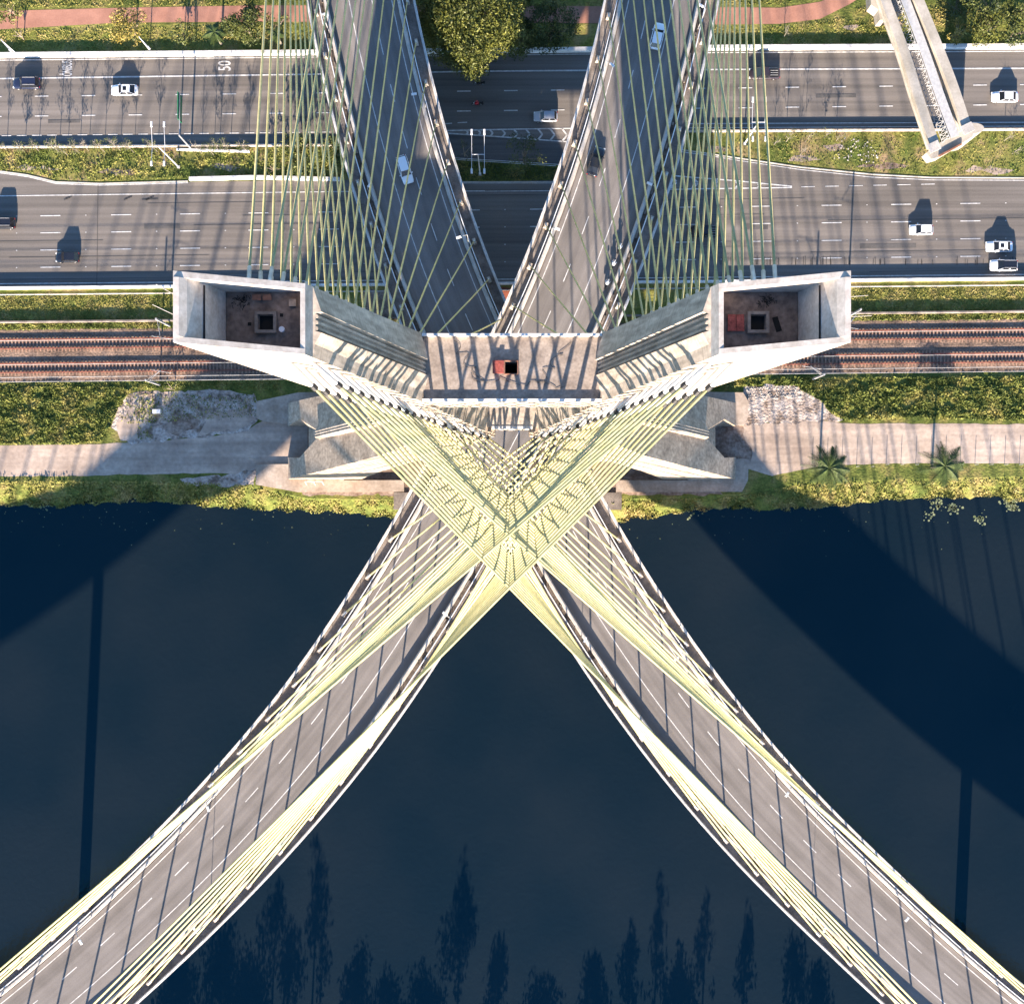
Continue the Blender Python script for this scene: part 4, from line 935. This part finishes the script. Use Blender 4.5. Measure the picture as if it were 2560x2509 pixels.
tree(1300, 95, 3.6, 7, M['leaf_dark'], 'dark low tree right of the large yellow green tree', group=GT, nclump=26, per=100)
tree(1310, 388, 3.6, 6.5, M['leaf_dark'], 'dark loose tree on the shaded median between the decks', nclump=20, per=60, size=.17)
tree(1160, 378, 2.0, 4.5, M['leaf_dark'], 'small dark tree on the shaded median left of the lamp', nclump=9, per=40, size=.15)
GM = 'trees on the left median'
tree(745, 385, 3.9, 5.5, M['leaf_mid'], 'dense green tree on the median behind the left cables', group=GM, nclump=34, per=80)
tree(835, 375, 3.0, 5.5, M['leaf_mid'], 'dense green tree on the median touching the left deck', group=GM, nclump=24, per=80)
tree(680, 420, 2.2, 3.5, M['leaf_yellow'], 'low light green bush at the median edge behind the cables', 'bush', group=GM, nclump=14, per=50, cat='bush')
GR = 'bushes in the top right corner'
for i, (x, y, q, m_, lb) in enumerate(((2395, 12, 4.0, 'leaf_mid', 'green bushy tree right of the guideway at the top edge'), (2400, 80, 2.4, 'leaf_gold', 'brownish bush right of the guideway'), (2470, 75, 3.6, 'leaf_yellow', 'bright yellow green bush in the top right corner'),
        (2540, 80, 3.2, 'leaf_mid', 'green bush at the right edge beside the white wall'), (2480, 15, 3.6, 'leaf_dark', 'dark green bush at the top edge near the right corner'), (2550, 20, 3.2, 'leaf_yellow', 'light green bush in the very top right corner'))):
    tree(x, y, q, 3.6, M[m_], lb, 'bush', group=GR, nclump=26, per=70, cat='bush')
tree(428, 972, 1.9, 3, M['leaf_yellow'], 'light green bush below the left railway', 'bush', nclump=14, per=50, size=.15, cat='bush')
# thin sparse trees on the left median, casting long shadows on the road
def thin_tree(px, py, h, label, m, n=6, per=28, lean=0.0, group='thin young trees on the left median'):
    p = at(px, py, 0); r = empty('young_tree', p); tag(r, label, 'tree', group)
    top = (lean, random.uniform(-.2, .2), h)
    MB().tube([(0, 0, -.1), (lean * .4, 0, h * .5), top], .07, 6, .02).build('trunk', M['pale_bark'], r)
    lm = MB(); cl = []
    for k in range(n):
        t = random.uniform(.35, 1); a = random.uniform(0, 2 * PI); b0 = Vector((lean * t, 0, h * t)); e = b0 + Vector((math.cos(a) * .9, math.sin(a) * .9, random.uniform(.4, 1.2))) * random.uniform(.5, 1.1)
        lm.tube([b0, b0.lerp(e, .5) + Vector((0, 0, -.05)), e], .03, 4, .01)
        for j in range(3):
            e2 = b0.lerp(e, random.uniform(.4, 1)) + Vector((random.gauss(0, .4), random.gauss(0, .4), random.uniform(0, .6))); lm.tube([b0.lerp(e, .5), e2], .015, 3, .006)
        cl.append((e, random.uniform(.3, .6)))
    lm.build('limb', M['pale_bark'], r)
    if m: crown(cl, per * 4, .09, m, r)
spots = [(18, 376, 5.0), (62, 380, 4.0), (97, 377, 3.6), (148, 380, 5.4), (170, 388, 5.2), (200, 384, 4.8), (222, 377, 4.4), (262, 380, 5.6), (302, 377, 5.4), (336, 382, 5.2), (395, 381, 5.0), (505, 384, 4.6), (535, 388, 5.4), (548, 378, 5.0), (575, 384, 5.6), (622, 382, 4.4)]
for i, (x, y, h) in enumerate(spots):
    which = ['at the far left picture edge', 'second from the left edge', 'third from the left edge', 'under the painted ÔNIBUS', 'just right of the painted ÔNIBUS', 'below and left of the white sedan', 'left of the white sedan shadow', 'straight below the white sedan', 'just right below the white sedan', 'left of the four headed lamp', 'right of the four headed lamp', 'right of the green sign', 'below the painted 50', 'right below the painted 50', 'between the painted 50 and the cables', 'nearest the leftmost cables'][i]
    thin_tree(x, y, h, 'thin sparse young tree on the left median, ' + which, M['leaf_mid'] if i not in (6, 11) else None, n=15, per=40, lean=random.uniform(-.4, .4))
for i, (x, y, h, m_) in enumerate(((2000, 388, 3.2, None), (2060, 345, 3.0, 'leaf_yellow'), (2090, 352, 3.4, 'leaf_yellow'), (1965, 355, 4.4, 'leaf_mid'), (2012, 356, 4.6, 'leaf_mid'), (1935, 362, 3, None), (2510, 352, 3.6, None), (1960, 92, 3.0, None), (2530, 385, 2.5, None))):
    thin_tree(x, y, h, 'thin young tree ' + ['with bare pale branches in the middle of the right median', 'with bright leaves beside the right barrier, left one', 'with bright leaves beside the right barrier, right one', 'near the right four headed lamp', 'casting a leafy shadow on the right road', 'bare and low beside the right lamp', 'bare on the right median below the white sedan', 'with bare pale branches above the white wall on the right', 'bare and low at the right end of the median'][i], M[m_] if m_ else None, n=8, per=24, group='thin young trees on the right')
# palms
def palm(px, py, h, rad, label, nf=24, z0=0.0):
    p = at(px, py, z0 + h); r = empty('palm_tree', (p[0], p[1], z0)); tag(r, label, 'palm tree')
    MB().tube([(0, 0, -.3), (.05, 0, h * .5), (0, 0, h)], .24, 8, .16).build('trunk', M['pale_bark'], r)
    for k in range(nf):
        a = 2 * PI * k / nf * 2.4 + random.uniform(-.15, .15); L = rad * random.uniform(.8, 1.1); up = random.uniform(.05, .75); mb = MB(); prev = None; d = Vector((math.cos(a), math.sin(a), 0)); sd = Vector((-d.y, d.x, 0)); pts = []
        for j in range(11):
            t = j / 10; pts.append(Vector((0, 0, h)) + d * L * t * (1 - .12 * up) + Vector((0, 0, L * (up * t - (up + .35) * t * t))))
        mb.tube(pts, .035, 4, .01)
        for j in range(1, 11):
            for q in range(3):
                c = pts[j - 1].lerp(pts[j], q / 3); wl = rad * .27 * math.sin(PI * min(.97, (j + q / 3) / 11) ** .7) + .1
                for sg in (-1, 1):
                    tip = c + sd * sg * wl + d * wl * .55 + Vector((0, 0, -wl * random.uniform(.2, .6))); mb.quad(c - d * .05, c + d * .05, tip)
        mb.build('frond', M['palm'], r)
palm(2072, 1170, 6, 4.4, 'dark feathery palm on the river bank, left of the two'); palm(2362, 1165, 6, 4.6, 'dark feathery palm on the river bank, right of the two', 19)
palm(535, 82, 5, 2.2, 'small palm between the green trees at the top left', 14); palm(690, 85, 4.5, 2.0, 'small palm seen behind the leftmost cables at the top', 12)

# grass and weeds as stuff
def inpoly(x, y, P_):
    c = False; j = len(P_) - 1
    for i in range(len(P_)):
        if (P_[i][1] > y) != (P_[j][1] > y) and x < (P_[j][0] - P_[i][0]) * (y - P_[i][1]) / (P_[j][1] - P_[i][1]) + P_[i][0]: c = not c
        j = i
    return c
def weeds(name, polys, n, hmax, size, m, label, zf=None, clump=.55):
    mb = MB(); cnt = 0
    bb = [(min(p[0] for p in P_), max(p[0] for p in P_), min(p[1] for p in P_), max(p[1] for p in P_)) for P_ in polys]
    ar = [(b_[1] - b_[0]) * (b_[3] - b_[2]) for b_ in bb]
    from mathutils import noise
    while cnt < n:
        i = random.choices(range(len(polys)), ar)[0]; b_ = bb[i]; x, y = random.uniform(b_[0], b_[1]), random.uniform(b_[2], b_[3])
        cnt += 1
        if not inpoly(x, y, polys[i]): continue
        nz_ = noise.noise(Vector((x * .02, y * .035, i)))*.6 + noise.noise(Vector((x * .07, y * .09, 7)))*.4
        if nz_ < -.28 + .5 * (random.random() - .5) * (1 - clump): continue
        z = zf(x, y) if zf else 0
        hh = hmax * max(.15, .5 + nz_) * random.uniform(.3, 1); p = at(x, y, z); 
        leaf(mb.v, mb.f, Vector((p[0], p[1], z + hh)), size * random.uniform(.7, 1.3))
    o = mb.build(name, m); return tag(o, label, 'vegetation', kind='stuff')
def bank_z(x, y):
    yc, yw = interp(crest, x), interp(shore, x)
    t = min(1, max(0, (y - yc) / max(1, yw - yc))); return -2 * t
bankpoly = [(x, interp(crest, x) - (2 if x < 640 else -6)) for x in range(-100, 2701, 40)] + [(x, interp(shore, x) + 3 + 4 * math.sin(x * .09) + random.uniform(-3, 5)) for x in range(2700, -101, -20)]
weeds('bank_grass', [bankpoly], 52000, .8, .2, M['drygrass_leaf'], 'yellow green grass along the river bank', bank_z)
weeds('bank_grass', [[(x, interp(shore, x) - 14) for x in range(-100, 2701, 30)] + [(x, interp(shore, x) + 5 + 5 * math.sin(x * .09)) for x in range(2700, -101, -30)]], 26000, .5, .17, M['leafgrass'], 'green weeds at the water edge', bank_z)
weeds('meadow_grass', [[(-100, 968), (290, 968), (330, 975), (300, 1010), (280, 1060), (258, 1100), (200, 1110), (-100, 1112)]], 34000, .55, .22, M['leafgrass'], 'thick yellow green scrub above the left dirt road')
weeds('meadow_grass', [[(1990, 945), (2700, 940), (2700, 1052), (2450, 1050), (2300, 1045), (2110, 1052), (2075, 1030), (2050, 1000), (2000, 975)], [(1700, 948), (2040, 942), (2030, 962), (1850, 966), (1700, 975)]], 40000, .65, .22, M['leafgrass'], 'thick green scrub above the right dirt road')
weeds('median_grass', [[(-60, 378), (850, 372), (870, 440), (640, 438), (470, 448), (250, 454), (140, 450), (70, 432), (-60, 422)]], 9000, .5, .17, M['leafgrass'], 'weeds on the left median')
weeds('median_grass', [[(1560, 340), (1700, 336), (2620, 332), (2620, 442), (2330, 438), (2180, 430), (2000, 412), (1850, 390), (1700, 368), (1600, 366)]], 7000, .3, .14, M['leafgrass'], 'short grass on the right median')
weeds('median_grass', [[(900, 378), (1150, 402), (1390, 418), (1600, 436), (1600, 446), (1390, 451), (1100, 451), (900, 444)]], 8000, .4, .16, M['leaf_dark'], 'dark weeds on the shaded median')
weeds('verge_grass', [[(-60, 742), (430, 738), (430, 800), (-60, 804)], [(2130, 722), (2620, 716), (2620, 778), (2130, 784)]], 18000, .22, .14, M['drygrass_leaf'], 'short yellow green grass beside the railway')
weeds('verge_grass', [[(-60, 808), (430, 804), (430, 822), (-60, 826)], [(-60, 957), (700, 950), (700, 975), (-60, 968)], [(2130, 786), (2620, 781), (2620, 799), (2130, 803)]], 12000, .4, .16, M['leafgrass'], 'dark green weeds along the railway edge')
weeds('verge_grass', [[(-60, 80), (640, 62), (1100, 62), (1100, 124), (-60, 134)], [(1720, 68), (1960, 66), (2060, 52), (2150, 20), (2380, 20), (2380, 108), (1720, 115)], [(-60, -20), (1100, -20), (1100, 8), (-60, 22)], [(1500, -20), (2050, -20), (1950, 14), (1500, 12)]], 26000, .2, .14, M['drygrass_leaf'], 'short grass beside the red footpath')
weeds('rubble_weeds', [[(300, 985), (640, 985), (640, 1040), (300, 1060)], [(340, 1000), (400, 1000), (380, 1100), (340, 1100)]], 1800, .5, .16, M['leafgrass'], 'weeds growing through the left rubble')
# rocks
def rocks(polys, n, s, m, label, z=0):
    mb = MB()
    for _ in range(n):
        P_ = random.choice(polys); x = random.uniform(min(p[0] for p in P_), max(p[0] for p in P_)); y = random.uniform(min(p[1] for p in P_), max(p[1] for p in P_))
        if inpoly(x, y, P_): q = at(x, y, z); k = random.uniform(.3, 1.3) * s; mb.box((q[0], q[1], z + k * .2), (k, k * random.uniform(.5, 1), k * .6), random.uniform(0, 3), .4)
    return tag(mb.build('rubble', m), label, 'rubble', kind='stuff')
rocks([[(1866, 968), (1960, 964), (2030, 975), (2040, 992), (1870, 1000)]], 330, .27, M['concrete_pale'], 'broken pale stones above the right dirt road')
rocks([[(430, 980), (640, 985), (640, 1045), (420, 1060)]], 170, .26, M['slab'], 'broken pale stones above the left dirt road')
rocks([[(2090, 345), (2180, 345), (2200, 410), (2080, 400)]], 90, .3, M['concrete_pale'], 'scattered stones on the right median')
# floating weed
mb = MB()
for cx, cy, n, sp in ((2340, 1262, 26, 10), (2380, 1270, 40, 9), (2450, 1300, 26, 9), (2530, 1258, 90, 12), (2325, 1290, 10, 8), (110, 1262, 20, 10), (1730, 1280, 14, 12)):
    for _ in range(n):
        q = at(cx + random.gauss(0, sp), cy + random.gauss(0, sp * .8), WZ + .02); rr_ = random.uniform(.06, .26)
        mb.disc((q[0], q[1], WZ), rr_, .03, 6)
for _ in range(130):
    q = at(random.uniform(0, 2560), 1262 + abs(random.gauss(0, 45)) + 10, WZ); mb.disc((q[0], q[1], WZ), random.uniform(.03, .09), .02, 5)
tag(mb.build('floating_weed', M['floatweed']), 'small pale green weeds floating near the bank', 'water weed', kind='stuff')
# small things
tag(pxprism([(381, 1023), (400, 1023), (400, 1033), (381, 1033)], 0, .9).build('utility_cabinet', M['white_metal']), 'small white cabinet standing in the left rubble', 'cabinet')
for x, y, lab, g_ in ((640, 1150, 'tall thin pole beside the left foundation', 6), (1088, 1, '', 0)):
    if lab: 
        b_ = at(x, y, 0); tag(MB().tube([b_, (b_[0], b_[1], g_)], .06, 6).build('pole', M['grey_metal']), lab, 'pole')
# guard fence frame on the left slab
r = empty('handrail_frame', at(765, 1204, .45)); tag(r, 'small white handrail frame on the left foundation', 'railing')
mb = MB()
for k in (0, 1.5, 3.0): mb.beam((k, 0, 0), (k, 0, 1.0), .05, .05); mb.beam((k, 0, 1), (k + .15, -.6, 0), .05, .05)
mb.beam((0, 0, 1), (3, 0, 1), .06, .06).beam((0, 0, .5), (3, 0, .5), .05, .05); mb.build('frame', M['white_metal'], r)
# fence posts along right dirt road
for k in range(15):
    x = 2030 + k * 37; b_ = at(x, 1166 - (k > 4) * 5, 0); tag(MB().tube([b_, (b_[0], b_[1], 1.6)], .05, 5).build('fence_post', M['grey_metal']), 'thin post of the fence between the right dirt road and the river grass', 'fence post', 'fence posts on the right bank')
# tall poles whose shadows cross the right dirt road
# far bank poplars (outside the frame, their shadows fall on the river)
def poplar(X, h, w):
    r = empty('poplar_tree', (X, -101 - random.uniform(0, 3), 0)); tag(r, 'tall narrow tree on the opposite bank below the picture', 'tree', 'trees on the opposite bank')
    MB().tube([(0, 0, 0), (0, 0, h * .9)], .22, 6, .05).build('trunk', M['bark'], r)
    b0 = random.uniform(.2, .55)
    cl = [((random.gauss(0, w * .35) * (1.15 - t), random.gauss(0, w * .35), h * (b0 + (1 - b0) * t)), w * .5 * math.sin(PI * (.12 + .82 * t)) ** .8) for t in [k / 16 for k in range(17)]]
    crown(cl, 38, .3, M['leaf_mid'], r)
for px, ty, w in ((560, 2330, 6), (620, 2380, 5), (695, 2185, 3.2), (730, 2260, 3.4), (800, 2070, 3.6), (900, 2390, 4), (960, 2440, 5), (1160, 2145, 4.2), (1250, 2310, 3.4), (1350, 2450, 5), (1490, 2350, 3.6), (1580, 2280, 3.2), (1652, 2130, 2.6), (1770, 2180, 2.4), (1870, 2220, 2.8), (1990, 2330, 3.4), (2040, 2380, 4), (1050, 2470, 6), (1700, 2400, 4), (450, 2420, 5), (30, 2440, 4)):
    q = at(px, ty, WZ); h = (q[1] + 102) / 3.27 - 3 + .5
    if h > 3: poplar(q[0] - (q[1] + 102) * .045, h, w)
    elif h > 1: poplar(q[0], max(h, 3), w)
# clutter along deck service strips: conduit boxes
for key, pth, F, z, root in (('A', pA, FA, ZA, deckA), ('B', pB, FB, ZB, deckB)):
    for sg in (-1, 1):
        mb = MB()
        for t in np.arange(0, pth.d[-1], 3.5):
            if random.random() < .8:
                p = pth.at(t, sg * (HW - 2.5 - random.uniform(0, .1))); q = pth.at(t + 1, 0); a = math.atan2(*(np.array(pth.at(t + 1)) - np.array(pth.at(t)))[::-1])
                mb.box((p[0], p[1], z + .15), (random.uniform(.3, 1.8), .3, .35), a)
        mb.build('service_boxes', M['concrete_dark'], root)['kind'] = 'stuff'

# ------------------------------------------------------------------ light, sky, camera
W = bpy.data.worlds.new('World'); scene.world = W; W.use_nodes = True; nt = W.node_tree
sky = nt.nodes.new('ShaderNodeTexSky'); sky.sky_type = 'NISHITA'; sky.sun_disc = False; sky.sun_elevation = SUN_EL; sky.sun_rotation = PI + SUN_AZ
sky.air_density = 1.0; sky.dust_density = .1; sky.ozone_density = 5.0
nt.links.new(sky.outputs[0], nt.nodes['Background'].inputs[0]); nt.nodes['Background'].inputs[1].default_value = .078
sl = bpy.data.lights.new('sun', 'SUN'); sl.energy = 4.6; sl.angle = R(.55); sl.color = (1, .84, .69)
so = bpy.data.objects.new('sun', sl); COL.objects.link(so)
d = Vector((math.sin(SUN_AZ) * math.cos(SUN_EL), math.cos(SUN_AZ) * math.cos(SUN_EL), -math.sin(SUN_EL)))
so.rotation_euler = d.to_track_quat('-Z', 'Y').to_euler(); so.location = (0, -100, 150)
cam = bpy.data.cameras.new('camera'); co = bpy.data.objects.new('camera', cam); COL.objects.link(co)
co.location = (0, 0, CAM_H); co.rotation_euler = (0, 0, 0); cam.sensor_width = 36; cam.sensor_fit = 'HORIZONTAL'; cam.lens = 36 * FPX / 2560
cam.clip_end = 5000; cam.clip_start = 1; scene.camera = co
scene.render.resolution_x = 1024; scene.render.resolution_y = 1003
scene.view_settings.view_transform = 'Standard'; scene.view_settings.look = 'None'; scene.view_settings.exposure = 2.3; scene.view_settings.gamma = 1
